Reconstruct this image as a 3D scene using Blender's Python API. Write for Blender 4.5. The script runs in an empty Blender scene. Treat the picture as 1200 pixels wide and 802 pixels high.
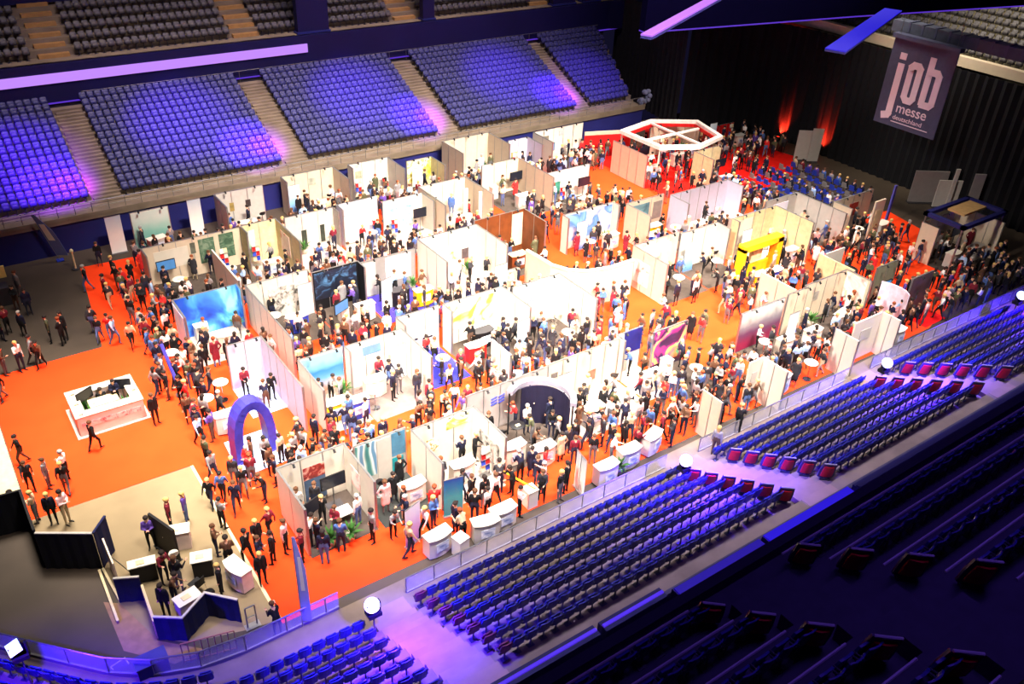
import bpy, bmesh, math, random
import numpy as np
from mathutils import Vector, Matrix
random.seed(7)
PI = math.pi
C = bpy.context.scene.collection
# ------------------------------------------------------------------ camera
F = 1018.0; YAW, PIT, ROL = 0.9364398, 0.56898706, 0.04628554; H = 26.0
cf = Vector((math.cos(YAW)*math.cos(PIT), math.sin(YAW)*math.cos(PIT), -math.sin(PIT)))
cr0 = Vector((math.sin(YAW), -math.cos(YAW), 0)); cu0 = cr0.cross(cf)
cr = cr0*math.cos(ROL) + cu0*math.sin(ROL); cu = -cr0*math.sin(ROL) + cu0*math.cos(ROL)
cam = bpy.data.objects.new('camera', bpy.data.cameras.new('camera')); C.objects.link(cam)
m = Matrix((cr, cu, -cf)).transposed().to_4x4(); m.translation = (0, 0, H); cam.matrix_world = m
cam.data.sensor_width = 36; cam.data.sensor_fit = 'HORIZONTAL'; cam.data.lens = F/1200*36
cam.data.clip_end = 300; cam.data.clip_start = .2
bpy.context.scene.camera = cam
def at(x, y, z=0.0):
    d = cr*((x-600)/F) - cu*((y-401)/F) + cf
    t = (z-H)/d.z
    return Vector((d.x*t, d.y*t, z))
def px(p):
    q = Vector(p)-Vector((0, 0, H)); w = q.dot(cf)
    return (600+F*q.dot(cr)/w, 401-F*q.dot(cu)/w, w)
def inframe(p, mg=6):
    x, y, w = px(p)
    return w > 0 and -mg < x < 1200+mg and -mg < y < 802+mg
# ------------------------------------------------------------------ materials
def lin(c):
    return tuple(((v/255)/12.92 if v/255 <= .04045 else ((v/255+.055)/1.055)**2.4) for v in c)
MC = {}
def mat(name, c, rough=.7, metal=0, noise=.12, scale=3.0, emit=None, es=1.0, spec=.3):
    if name in MC: return MC[name]
    mt = bpy.data.materials.new(name); mt.use_nodes = True; nt = mt.node_tree; b = nt.nodes['Principled BSDF']
    lc = lin(c)
    b.inputs['Roughness'].default_value = rough; b.inputs['Metallic'].default_value = metal
    b.inputs['Specular IOR Level'].default_value = spec
    if noise:
        tc = nt.nodes.new('ShaderNodeTexCoord'); nz = nt.nodes.new('ShaderNodeTexNoise'); nz.inputs['Scale'].default_value = scale
        nz.inputs['Detail'].default_value = 4
        rp = nt.nodes.new('ShaderNodeValToRGB')
        rp.color_ramp.elements[0].position = .3; rp.color_ramp.elements[1].position = .7
        rp.color_ramp.elements[0].color = tuple(v*(1-noise) for v in lc)+(1,)
        rp.color_ramp.elements[1].color = tuple(min(1, v*(1+noise)) for v in lc)+(1,)
        nt.links.new(tc.outputs['Object'], nz.inputs['Vector']); nt.links.new(nz.outputs['Fac'], rp.inputs['Fac'])
        nt.links.new(rp.outputs['Color'], b.inputs['Base Color'])
    else: b.inputs['Base Color'].default_value = lc+(1,)
    if emit:
        b.inputs['Emission Color'].default_value = lin(emit)+(1,); b.inputs['Emission Strength'].default_value = es
    MC[name] = mt; return mt
def gfx(name, cols, kind='noise', scale=1.2, rot=0, dist=1.5):
    """printed graphic: a few colours laid out by noise / waves / gradient / dots"""
    if name in MC: return MC[name]
    mt = bpy.data.materials.new(name); mt.use_nodes = True; nt = mt.node_tree; b = nt.nodes['Principled BSDF']
    b.inputs['Roughness'].default_value = .5
    tc = nt.nodes.new('ShaderNodeTexCoord'); mp = nt.nodes.new('ShaderNodeMapping'); mp.inputs['Rotation'].default_value = (0, rot, 0)
    nt.links.new(tc.outputs['Object'], mp.inputs['Vector'])
    if kind == 'wave':
        t = nt.nodes.new('ShaderNodeTexWave'); t.inputs['Scale'].default_value = scale; t.inputs['Distortion'].default_value = dist*4
        t.inputs['Detail'].default_value = 2; t.inputs['Detail Scale'].default_value = .6; fac = t.outputs['Fac']
    elif kind == 'grad':
        sp = nt.nodes.new('ShaderNodeSeparateXYZ'); mr = nt.nodes.new('ShaderNodeMapRange')
        mr.inputs['From Min'].default_value = 0; mr.inputs['From Max'].default_value = 2.5
        nt.links.new(mp.outputs['Vector'], sp.inputs[0])
        ad = nt.nodes.new('ShaderNodeTexNoise'); ad.inputs['Scale'].default_value = 1.5
        nt.links.new(mp.outputs['Vector'], ad.inputs['Vector'])
        mm = nt.nodes.new('ShaderNodeMath'); mm.operation = 'MULTIPLY_ADD'; mm.inputs[1].default_value = .5; 
        nt.links.new(ad.outputs['Fac'], mm.inputs[0]); nt.links.new(sp.outputs['Z'], mm.inputs[2])
        nt.links.new(mm.outputs[0], mr.inputs['Value']); fac = mr.outputs[0]; t = None
    elif kind == 'voro':
        t = nt.nodes.new('ShaderNodeTexVoronoi'); t.inputs['Scale'].default_value = scale
        bw = nt.nodes.new('ShaderNodeRGBToBW'); nt.links.new(t.outputs['Color'], bw.inputs[0]); fac = bw.outputs[0]
    else:
        t = nt.nodes.new('ShaderNodeTexNoise'); t.inputs['Scale'].default_value = scale; t.inputs['Detail'].default_value = 3
        t.inputs['Distortion'].default_value = dist; fac = t.outputs['Fac']
    if t: nt.links.new(mp.outputs['Vector'], t.inputs['Vector'])
    rp = nt.nodes.new('ShaderNodeValToRGB'); e = rp.color_ramp.elements
    n = len(cols); lo, hi = (.33, .68) if kind in('noise',) else (.08, .92)
    while len(e) < n: e.new(.5)
    for i, c in enumerate(cols):
        e[i].position = lo+(hi-lo)*i/(n-1); e[i].color = lin(c)+(1,)
    nt.links.new(fac, rp.inputs['Fac']); nt.links.new(rp.outputs['Color'], b.inputs['Base Color'])
    MC[name] = mt; return mt
def glassmat():
    if 'glass' in MC: return MC['glass']
    mt = bpy.data.materials.new('glass'); mt.use_nodes = True; nt = mt.node_tree
    nt.nodes.clear(); o = nt.nodes.new('ShaderNodeOutputMaterial'); mx = nt.nodes.new('ShaderNodeMixShader')
    tr = nt.nodes.new('ShaderNodeBsdfTransparent'); gl = nt.nodes.new('ShaderNodeBsdfPrincipled'); 
    gl.inputs['Base Color'].default_value = (.5, .55, .6, 1); gl.inputs['Roughness'].default_value = .15
    nz = nt.nodes.new('ShaderNodeTexNoise'); nz.inputs['Scale'].default_value = .8
    mr = nt.nodes.new('ShaderNodeMapRange'); mr.inputs['To Min'].default_value = .18; mr.inputs['To Max'].default_value = .45
    nt.links.new(nz.outputs['Fac'], mr.inputs['Value']); nt.links.new(mr.outputs[0], mx.inputs[0])
    nt.links.new(tr.outputs[0], mx.inputs[1]); nt.links.new(gl.outputs[0], mx.inputs[2]); nt.links.new(mx.outputs[0], o.inputs[0])
    MC['glass'] = mt; return mt
WHITE = mat('white_panel', (206, 197, 183), .6, noise=.03)
WARM = mat('warm_white_panel', (198, 180, 157), .6, noise=.04)
LILAC = mat('lilac_white_panel', (192, 184, 204), .6, noise=.03)
PALEG = mat('pale_grey_panel', (178, 172, 165), .6, noise=.05)
GREY = mat('grey_panel', (128, 122, 120), .6, noise=.06)
DGREY = mat('dark_grey', (52, 50, 54), .6)
BLACK = mat('black', (14, 13, 17), .6)
NAVY = mat('navy_cloth', (16, 22, 66), .85, noise=.2)
ALU = mat('aluminium', (150, 150, 150), .4, .8, noise=.05)
CHROME = mat('chrome', (190, 190, 190), .25, 1, noise=0)
CREAM = mat('cream', (205, 188, 146), .7)
YELLOW = mat('yellow', (240, 178, 20), .6)
TEAL = mat('teal', (20, 130, 140), .6, noise=.2)
BROWN = mat('brown_wood', (108, 56, 26), .5, noise=.3, scale=1.5)
DKBROWN = mat('dark_brown', (62, 38, 34), .5, noise=.2)
PURPLE = mat('purple', (70, 50, 150), .6)
BLUE = mat('blue', (40, 60, 170), .6)
REDM = mat('red', (190, 22, 22), .6)
GREEN = mat('leaf_green', (48, 92, 34), .6, noise=.35, scale=9)
BOOTHF = mat('booth_carpet_grey', (66, 56, 50), .95, noise=.15)
BOOTHL = mat('booth_carpet_pale', (168, 150, 140), .95, noise=.08)
ORANGE = mat('orange_carpet', (232, 62, 24), .95, noise=.07, scale=.6, spec=.05)
REDC = mat('red_carpet', (206, 24, 18), .95, noise=.08, spec=.05)
STEEL = mat('steel', (110, 108, 105), .4, .6)
# ------------------------------------------------------------------ mesh builder
class MB:
    def __init__(s): s.v = []; s.f = []; s.mi = []; s.m = []
    def slot(s, m):
        if m not in s.m: s.m.append(m)
        return s.m.index(m)
    def add(s, vs, fs, m):
        o = len(s.v); k = s.slot(m); s.v += [tuple(v) for v in vs]
        for f in fs: s.f.append(tuple(o+i for i in f)); s.mi.append(k)
    def box(s, x0, x1, y0, y1, z0, z1, m, M=None):
        vs = [Vector((x, y, z)) for z in (z0, z1) for y in (y0, y1) for x in (x0, x1)]
        if M: vs = [M @ v for v in vs]
        s.add(vs, [(0, 2, 3, 1), (4, 5, 7, 6), (0, 1, 5, 4), (2, 6, 7, 3), (0, 4, 6, 2), (1, 3, 7, 5)], m); return s
    def tube(s, a, b, r, m, r2=None, n=8):
        a = Vector(a); b = Vector(b); r2 = r if r2 is None else r2; d = (b-a).normalized()
        u = d.orthogonal().normalized(); w = d.cross(u); vs = []
        for p, q in ((a, r), (b, r2)):
            for i in range(n):
                t = 2*PI*i/n; vs.append(p+u*math.cos(t)*q+w*math.sin(t)*q)
        fs = [(i, (i+1) % n, n+(i+1) % n, n+i) for i in range(n)]+[tuple(range(n))[::-1], tuple(range(n, 2*n))]
        s.add(vs, fs, m); return s
    def lathe(s, prof, m, c=(0, 0, 0), n=14):
        vs = []; fs = []; k = len(prof)
        for r, z in prof:
            for i in range(n):
                t = 2*PI*i/n; vs.append((c[0]+r*math.cos(t), c[1]+r*math.sin(t), c[2]+z))
        for j in range(k-1):
            for i in range(n): fs.append((j*n+i, j*n+(i+1) % n, (j+1)*n+(i+1) % n, (j+1)*n+i))
        fs += [tuple(range(n))[::-1], tuple(range((k-1)*n, k*n))]
        s.add(vs, fs, m); return s
    def prism(s, pts, z0, z1, m):
        n = len(pts); vs = [(p[0], p[1], z0) for p in pts]+[(p[0], p[1], z1) for p in pts]
        s.add(vs, [tuple(range(n))[::-1], tuple(range(n, 2*n))]+[(i, (i+1) % n, n+(i+1) % n, n+i) for i in range(n)], m); return s
    def ell(s, c, r, m, n=10, k=6, M=None):
        vs = []; fs = []
        for j in range(1, k):
            ph = PI*j/k
            for i in range(n):
                t = 2*PI*i/n; vs.append(Vector((c[0]+r[0]*math.sin(ph)*math.cos(t), c[1]+r[1]*math.sin(ph)*math.sin(t), c[2]+r[2]*math.cos(ph))))
        a = len(vs); vs += [Vector((c[0], c[1], c[2]+r[2])), Vector((c[0], c[1], c[2]-r[2]))]
        for j in range(k-2):
            for i in range(n): fs.append((j*n+i, (j+1)*n+i, (j+1)*n+(i+1) % n, j*n+(i+1) % n))
        for i in range(n): fs.append((a, i, (i+1) % n)); fs.append((a+1, (k-2)*n+(i+1) % n, (k-2)*n+i))
        if M: vs = [M @ v for v in vs]
        s.add(vs, fs, m); return s
    def wall(s, pts, z0, z1, t, m, closed=False):
        """thick wall along a polyline"""
        P = [Vector((p[0], p[1])) for p in pts]; n = len(P); N = []
        for k in range(n):
            d1 = (P[k]-P[k-1]).normalized() if k else None; d2 = (P[k+1]-P[k]).normalized() if k < n-1 else None
            d1 = d1 or d2; d2 = d2 or d1
            if (P[0]-P[-1]).length < 1e-6 and k in (0, n-1): d1 = (P[-1]-P[-2]).normalized(); d2 = (P[1]-P[0]).normalized()
            m_ = Vector((-d1.y-d2.y, d1.x+d2.x)); m_ = m_.normalized() if m_.length > .2 else Vector((-d1.y, d1.x))
            N.append(m_*(t/2/max(.45, m_.dot(Vector((-d1.y, d1.x))))))
        vs = []
        for p, q in zip(P, N): vs += [(p.x-q.x, p.y-q.y, z0), (p.x+q.x, p.y+q.y, z0), (p.x+q.x, p.y+q.y, z1), (p.x-q.x, p.y-q.y, z1)]
        fs = []
        for k in range(n-1):
            o = 4*k; fs += [(o, o+4, o+5, o+1)[::-1], (o+1, o+5, o+6, o+2)[::-1], (o+2, o+6, o+7, o+3)[::-1], (o+3, o+7, o+4, o)[::-1]]
        if (P[0]-P[-1]).length > 1e-6: fs += [(0, 1, 2, 3)[::-1], (4*n-4, 4*n-3, 4*n-2, 4*n-1)]
        s.add(vs, fs, m)
        return s
    def mesh(s, name):
        me = bpy.data.meshes.new(name); me.from_pydata(s.v, [], s.f)
        for mm in s.m: me.materials.append(mm)
        me.polygons.foreach_set('material_index', s.mi); me.update(); return me
    def build(s, name, parent=None, smooth=False, loc=None, rz=0):
        o = bpy.data.objects.new(name, s.mesh(name)); C.objects.link(o)
        if parent: o.parent = parent
        if loc: o.location = loc
        o.rotation_euler.z = rz
        if smooth: o.data.polygons.foreach_set('use_smooth', [True]*len(o.data.polygons))
        return o
TOP = []      # (obj, base label, ref) that need a final uniqueness pass
def tag(o, label, cat, group=None, kind=None):
    o['label'] = label; o['category'] = cat
    if group: o['group'] = group
    if kind: o['kind'] = kind
    TOP.append(o); return o
def struct(o): o['kind'] = 'structure'; return o
def empty(name, loc=(0, 0, 0), rz=0):
    o = bpy.data.objects.new(name, None); C.objects.link(o); o.location = loc; o.rotation_euler.z = rz
    o.empty_display_size = .1; return o
def copy_tree(o, parent=None):
    c = o.copy(); C.objects.link(c); c.parent = parent
    for ch in o.children: copy_tree(ch, c)
    return c
def place(proto, loc, rz=0, used=set()):
    if proto.name in used: o = copy_tree(proto)
    else: o = proto; used.add(proto.name)
    o.location = loc; o.rotation_euler.z = rz
    return o
#@@PART arena
# ------------------------------------------------------------------ floor and carpets
CONC = mat('brown_concrete', (64, 54, 45), .6, noise=.25, scale=.35)
BEIGE = mat('beige_floor', (122, 106, 80), .85, noise=.12, scale=.5)
TAN = mat('stand_concrete', (112, 98, 82), .8, noise=.2, scale=.8)
NAVYP = mat('navy_paint', (30, 32, 96), .6, noise=.15, scale=.4)
NAVYF = mat('navy_facia', (15, 12, 62), .55, noise=.15, scale=.3)
b = MB(); b.box(-14, 68, 14, 58, -.2, 0, CONC); struct(b.build('floor'))
def carpet(name, pts, z, m, label, cat='carpet'):
    o = MB().prism(pts, z-.006, z, m).build(name)
    tag(o, label, cat); return o
carpet('carpet', [(-.42, 31.9), (6.06, 31.85), (6.06, 21.5), (46, 21.1), (57, 24), (59, 33), (50.5, 34.5), (50.5, 42), (46, 53), (14, 53.2), (6.2, 53.6), (5.15, 43.73), (-6, 43.6), (-6, 39.9), (-.42, 39.9)], .012, ORANGE, 'bright orange carpet laid across the hall floor between the stands')
carpet('carpet', [(46, 42), (57, 40.5), (62, 44.5), (61, 50), (57.5, 53.5), (46, 53.2)], .014, REDC, 'deep red carpet at the back of the hall before the black curtain')
carpet('carpet', [(6.0, 31.8), (-.4, 31.9), (-.4, 29.0), (1.33, 27.8), (1.4, 25.7), (2.1, 23.3), (3.0, 22.5), (5.0, 21.9), (6.0, 21.75)], .012, BEIGE, 'beige floor covering under the catering tables')
carpet('carpet', [(-6, 32.1), (-.46, 31.7), (-.46, 39.85), (-6, 39.85)], .012, CREAM, 'cream floor area at the left picture edge above the black drape')
carpet('carpet', [(.95, 26.0), (1.45, 25.6), (2.2, 25.2), (2.1, 23.2), (3.4, 21.9), (2.3, 21.9), (1.0, 23.4)], .01, mat('tan_floor', (128, 98, 76), .85, noise=.15), 'tan floor patch between the small navy drape and the curved barrier')
# edging strips of the beige area
carpet('edging_strip', [(6.0, 31.8), (6.12, 31.8), (6.12, 21.75), (6.0, 21.75)], .018, CREAM, 'pale edging strip between orange carpet and beige catering floor', 'strip')
# ------------------------------------------------------------------ far stand
def farX(y): return 54.6+.32*(y-57)
YA, ZA, TR, RI, NR = 57.5, 2.35, .62, .287, 14
AIS = [(8.5, 10.2), (21.6, 23.3), (34.5, 36.2), (48.2, 49.8)]
b = MB(); b.box(-14, 54.6, 56, 56.2, 0, 2.0, NAVYP); struct(b.build('wall_far'))
b = MB(); b.box(-14, 54.7, 55.85, 57.5, 2.0, 2.25, TAN); b.box(-14, 54.7, 55.82, 55.9, 2.25, 2.45, TAN)
for k in range(NR):
    y = YA+k*TR; b.box(-14, farX(y), y, y+TR, 2.0, ZA+k*RI, TAN)
b.box(-14, 58, YA+NR*TR, 68.5, 2, ZA+NR*RI-.1, DGREY)
for (a0, a1) in AIS:
    for k in range(NR):
        y = YA+k*TR; b.box(a0, a1, y-TR/2, y, ZA+(k-1)*RI, ZA+(k-.5)*RI, TAN)
struct(b.build('floor_far_stand'))
b = MB(); 
for k in range(57): b.tube((-2+k, 55.95, 2.4), (-2+k, 55.95, 3.1), .02, STEEL, n=5)
b.tube((-2, 55.95, 3.1), (54.5, 55.95, 3.1), .03, STEEL, n=6); b.tube((-2, 55.95, 2.75), (54.5, 55.95, 2.75), .015, STEEL, n=5)
tag(b.build('handrail'), 'long steel handrail along the front edge of the far stand', 'handrail')
# facia over the far stand, with LED strips
LEDW = mat('led_lilac', (40, 20, 60), .5, noise=0, emit=(196, 140, 255), es=1.0)
LEDP = mat('led_violet', (20, 12, 50), .5, noise=0, emit=(92, 52, 205), es=.9)
LEDB = mat('led_blue', (8, 4, 40), .5, noise=0, emit=(14, 0, 222), es=.8)
b = MB(); b.wall([(-14, 66.4), (58.5, 66.4), (64.5, 64.5), (69, 60)], 6.45, 9.0, .5, NAVYF); b.box(-14, 60, 66.4, 67.2, 8.7, 9.0, TAN); struct(b.build('wall_far_facia'))
t = MB().box(-14, 27.4, 66.06, 66.14, 7.75, 8.4, LEDW).build('light_strip'); tag(t, 'wide glowing lilac light strip on the navy balcony front', 'light strip')
t = MB().box(-14, 60, 66.05, 66.14, 6.38, 6.46, LEDP).build('light_strip'); tag(t, 'thin violet light line under the far balcony front', 'light strip')
# lower balustrade at the top of the far bowl
b = MB()
for k in range(30): b.tube((10.5+k*1.6, 66.0, 6.2), (10.5+k*1.6, 66.0, 7.0), .02, STEEL, n=5)
b.tube((10.5, 66, 7.0), (57, 66, 7.0), .025, STEEL, n=5)
tag(b.build('handrail'), 'thin handrail behind the top seat row of the far stand', 'handrail')
# upper tier behind
b = MB()
for k in range(9): b.box(-14, 72, 67.2+k*.9, 68.1+k*.9, 8.7, 9.0+k*.5, TAN)
for (a0, a1) in ((8.6, 10.6), (22.2, 24.2), (36.0, 38.0), (50, 52)):
    for k in range(9): b.box(a0, a1, 67.2+k*.9-.45, 67.2+k*.9, 8.7, 9.0+(k-.5)*.5, mat('lit_stair_concrete', (150, 112, 66), .8))
struct(b.build('floor_upper_stand'))
b = MB(); b.box(-14, 25.5, 72.3, 72.9, 11.7, 17, NAVYF); b.box(-14, 90, 77, 77.5, 9, 22, NAVYF); struct(b.build('wall_far_top'))
for (x0, x1, lb) in ((27.0, 29.6, 'wide dark blue pillar rising beside the end of the lilac light strip'), (38.2, 39.3, 'slim dark pillar standing in the upper far tier'), (52.0, 54.6, 'dark pillar in the upper tier near the curtain end'), (55.6, 57.6, 'rightmost dark pillar in the upper far tier')):
    b = MB(); b.box(x0, x1, 66.7, 67.3, 8.9, 16, NAVYF); b.box(x0-.1, x1+.1, 66.6, 67.4, 8.9, 9.15, NAVYP)
    tag(b.build('pillar'), lb, 'pillar')
# ------------------------------------------------------------------ curtain end
def drape(name, pts, z0, z1, m, label, amp=.12, step=.35, cat='curtain'):
    """pleated cloth with thickness along a polyline"""
    P = []
    for a, b_ in zip(pts[:-1], pts[1:]):
        a = Vector(a); b_ = Vector(b_); n = max(2, int((b_-a).length/step)); d = (b_-a).normalized(); nn = Vector((-d.y, d.x))
        for i in range(n): P.append(a+(b_-a)*i/n+nn*(amp if i % 2 else -amp)*(.0 if i == 0 else 1))
    P.append(Vector(pts[-1])); mb = MB(); mb.wall([(p.x, p.y) for p in P], z0, z1, .04, m)
    return tag(mb.build(name), label, cat)
CURT = mat('black_curtain', (8, 8, 15), .9, noise=.2)
CURT2 = mat('charcoal_curtain', (32, 30, 34), .9, noise=.2)
drape('stage_curtain', [(58.3, 54.9), (60.5, 53.4), (62.6, 51.6), (63.9, 49.4), (64.4, 46.8), (64.4, 18)], 0, 9.8, CURT, 'huge black curtain closing off the end of the arena')
drape('stage_curtain', [(58.2, 55.2), (59.3, 61), (60.2, 67)], 0, 9.4, CURT2, 'charcoal curtain hanging beside the end of the far seating')
b = MB(); b.wall([(58.6, 60), (60.2, 56.5), (62.9, 53.5), (65, 50), (65.4, 46.8), (65.4, 12)], 9.8, 10.5, .6, WARM); struct(b.build('wall_end_balcony'))
b = MB()
for k in range(8): b.box(65.6+k*.9, 66.5+k*.9, 12, 64, 9, 10.2+k*.42, mat('end_tier_concrete', (120, 112, 92), .8, noise=.35, scale=1.3))
struct(b.build('floor_end_tier'))
b = MB(); b.box(73.4, 73.8, 12, 44, 9, 19, mat('lit_suite_wall', (214, 196, 160), .8, noise=.25, scale=2)); b.box(73.0, 73.3, 12, 44, 12.9, 13.5, CREAM)
for k in range(30): b.box(73.2, 73.34, 12.5+k*1.05, 13.2+k*1.05, 13.9, 15.2, DKBROWN)
struct(b.build('wall_end_suites'))
# red uplights on the curtain
def uplight(x, y, lb, e):
    t = empty('uplight', (x, y, .02)); MB().box(-.15, .15, -.15, .15, 0, .12, BLACK).build('base', t)
    MB().tube((0, 0, .12), (.05, 0, .4), .12, BLACK, .14, 12).build('housing', t)
    MB().tube((.051, 0, .40), (.053, 0, .415), .12, mat('red_lens', (255, 30, 10), .4, emit=(255, 40, 15), es=3)).build('lens', t)
    tag(t, lb, 'uplight')
    L = bpy.data.lights.new('red_spot', 'SPOT'); L.energy = e; L.color = (1, .03, .01); L.spot_size = math.radians(66); L.spot_blend = 1; L.shadow_soft_size = .1
    o = bpy.data.objects.new('red_spot', L); C.objects.link(o); o.location = (x, y, .5)
    o.rotation_euler = Vector((.6, 0.0, .8)).to_track_quat('-Z', 'Y').to_euler()
for p, lb in (((877, 152), 'red uplight at the curtain foot, leftmost of three'), ((921, 163), 'red uplight at the curtain foot, middle of three'), ((966, 180), 'red uplight at the curtain foot beside the pale panels')):
    q = at(*p); uplight(min(q.x, 63.7), q.y, lb, 10000)
# overhead light beams and rigging band
def zbeam(name, p, q, w, h, m, mm, label, z, taper=1):
    a = at(*p, z); c = at(*q, z); d = (c-a).normalized(); n = Vector((-d.y, d.x, 0))*w/2
    t = empty(name, a)
    mb = MB(); P = [-n, (c-a)-n*taper, (c-a)+n*taper, n]; mb.prism([(v.x, v.y) for v in P], 0, h, m); mb.build('beam_body', t)
    k = MB(); P = [-n*1.01, (c-a)-n*1.01*taper, (c-a)+n*1.01*taper, n*1.01]; k.prism([(v.x, v.y) for v in P], h, h+.05, mm); k.build('light_strip', t)
    tag(t, label, 'light beam'); return t
LEDPK = mat('led_pink', (40, 20, 60), .5, noise=0, emit=(178, 104, 238), es=.9)
zbeam('light_beam', (757, 46), (850, -6), .38, .09, NAVYF, LEDPK, 'lilac glowing beam hanging diagonally above the curtain', 19.5)
zbeam('light_beam', (978, 62), (1046, 14), .95, .1, NAVYF, LEDB, 'deep blue glowing beam hanging diagonally near the logo banner', 16)
# navy rigging bridge: lower edge on the line (740,36)-(1200,7)
pts = [at(752, 36, 15.6), at(860, 28, 15.6), at(1000, 17.5, 15.6), at(1215, 4, 15.6)]
t = empty('rigging_bridge', pts[0]); o0 = pts[0]
b = MB(); b.wall([(p.x-o0.x, p.y-o0.y) for p in pts], 0, 3.2, .5, mat('ink_cloth', (4, 3, 22), .95, spec=0)); b.build('cloth_cover', t)
b = MB(); b.wall([(p.x-o0.x, p.y-o0.y) for p in pts], -.07, 0, .52, LEDP); b.build('light_strip', t)
b = MB(); b.wall([(p.x-o0.x-.1, p.y-o0.y+.1) for p in pts], 3.2, 3.4, .3, STEEL); b.build('truss', t)
tag(t, 'dark navy rigging bridge with a violet lower edge across the top', 'rigging')
# ------------------------------------------------------------------ logo banner
BAN = mat('banner_slate', (64, 66, 92), .8, noise=.1); LET = mat('banner_lettering', (205, 185, 200), .7, noise=.04)
BX = 58.0
t = empty('hanging_banner', (BX, 35.5, 6.45))
w_, h_ = 4.85, 5.95      # local: u along -Y, v along Z; face toward -X
MB().box(-.03, .03, -w_, 0, 0, h_, BAN).build('cloth', t)
def glyph(rects, name, par, m=LET):
    mb = MB()
    for (u0, u1, v0, v1) in rects: mb.box(-.05, -.03, -u1, -u0, v0, v1, m)
    return mb.build(name, par)
# heavy condensed rounded letters built from rounded outlines
def stroke(mb, pts, w, m=LET):
    for a, c in zip(pts[:-1], pts[1:]):
        a = Vector(a); c = Vector(c); d = (c-a).normalized(); n = Vector((-d.y, d.x))*w/2; e = d*w*.28
        P = [a-e-n, c+e-n, c+e+n, a-e+n]
        zz = len(mb.f)*.0012; vs = [(-.05-zz, -p.x, p.y) for p in P]+[(-.03, -p.x, p.y) for p in P]
        mb.add(vs, [(0, 1, 2, 3), (7, 6, 5, 4), (0, 4, 5, 1), (1, 5, 6, 2), (2, 6, 7, 3), (3, 7, 4, 0)], m)
S = .46
mb = MB(); stroke(mb, [(1.0, 4.2), (1.0, .85), (.93, .72), (.6, .62)], .5); mb.build('letter_j', t)
glyph([(.75, 1.25, 4.6, 5.05)], 'letter_dot', t)
mb = MB(); stroke(mb, [(1.82, 4.25), (1.82, 2.25), (2.0, 2.02), (2.36, 2.02), (2.52, 2.25), (2.52, 4.25), (2.36, 4.42), (2.0, 4.42), (1.82, 4.25)], S); mb.build('letter_o', t)
mb = MB(); stroke(mb, [(3.22, 5.1), (3.22, 2.1)], S); stroke(mb, [(3.22, 2.05), (3.8, 2.05), (3.98, 2.25), (3.98, 4.1), (3.8, 4.3), (3.3, 4.3)], S); mb.build('letter_b', t)
fc = bpy.data.curves.new('t', 'FONT')
def text(par, s, size, u, v, m, name, sx=1, bold=0, face='-X'):
    cu_ = bpy.data.curves.new(name, 'FONT'); cu_.body = s; cu_.size = size; cu_.extrude = .004; cu_.offset = bold
    o = bpy.data.objects.new(name, cu_); C.objects.link(o)
    dg = bpy.context.evaluated_depsgraph_get(); me = bpy.data.meshes.new_from_object(o.evaluated_get(dg)); bpy.data.objects.remove(o)
    me.materials.clear(); me.materials.append(m)
    for vv in me.vertices:
        x, y, z = vv.co.x*sx, vv.co.y, vv.co.z
        if face == '-X': vv.co = (-.055-z, -(u+x), v+y)
        else: vv.co = (u+x, -.03-z, v+y)
    k = bpy.data.objects.new(name, me); C.objects.link(k); k.parent = par; return k
text(t, 'messe', .98, 1.5, 1.08, LET, 'lettering', .98, .008)
text(t, 'deutschland', .44, 1.42, .56, LET, 'lettering', 1.1, .002)
glyph([(1.35, 4.25, .34, .40)], 'underline', t)
b = MB(); b.box(-.25, .35, -w_-.1, .1, h_, h_+.28, BAN)
b.build('top_rail', t)
for yy in (-.3, -w_+.3): MB().tube((0, yy, h_+.2), (0, yy, h_+12), .02, STEEL, n=5).build('cable', t)
tag(t, 'dark slate banner with the large pale word job hanging before curtain', 'banner')
t = empty('truss_cover', (59.0, 36, 12.6)); b = MB(); b.box(-.5, .5, -9.2, .3, .0, .75, mat('slate_cloth', (62, 66, 84), .9, noise=.2, scale=2)); b.build('cloth_cover', t)
b = MB()
for k in range(9): b.box(-.52, .52, -9.1+k*1.0, -8.95+k*1.0, .1, .82, BAN)
b.build('strap', t)
for yy in (0, -9): MB().tube((0, yy, .7), (0, yy, 9), .03, STEEL, n=5).build('cable', t)
tag(t, 'slate grey covered truss hanging behind the top of the logo banner', 'truss')
# ------------------------------------------------------------------ near stand: offset paths
CX, CY, R0 = 4.5, 26.9, 6.0
def npath(d, x0, x1, step):
    """points on the near-stand path at offset d from x0 to x1 (x0 may be < CX: goes round the corner)"""
    P = []
    if x0 < CX:
        r = R0+d; amax = math.radians(48); L = 7.0
        tx, ty = -math.sin(amax), -math.cos(amax)
        ex, ey = CX+tx*r, CY+ty*r; dx, dy = -math.cos(amax), math.sin(amax)
        n = int(L/step)
        for i in range(n, 0, -1): P.append(((ex+dx*i*step, ey+dy*i*step), math.degrees(-amax)))
        n = max(1, int(r*amax/step))
        for i in range(n): 
            a = amax*(1-i/n); P.append(((CX-math.sin(a)*r, CY-math.cos(a)*r), math.degrees(-a)))
        x0 = CX
    n = max(1, int((x1-x0)/step+1e-6))
    for i in range(n+1): P.append(((x0+i*step, CY-R0-d), 0))
    return P
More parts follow.
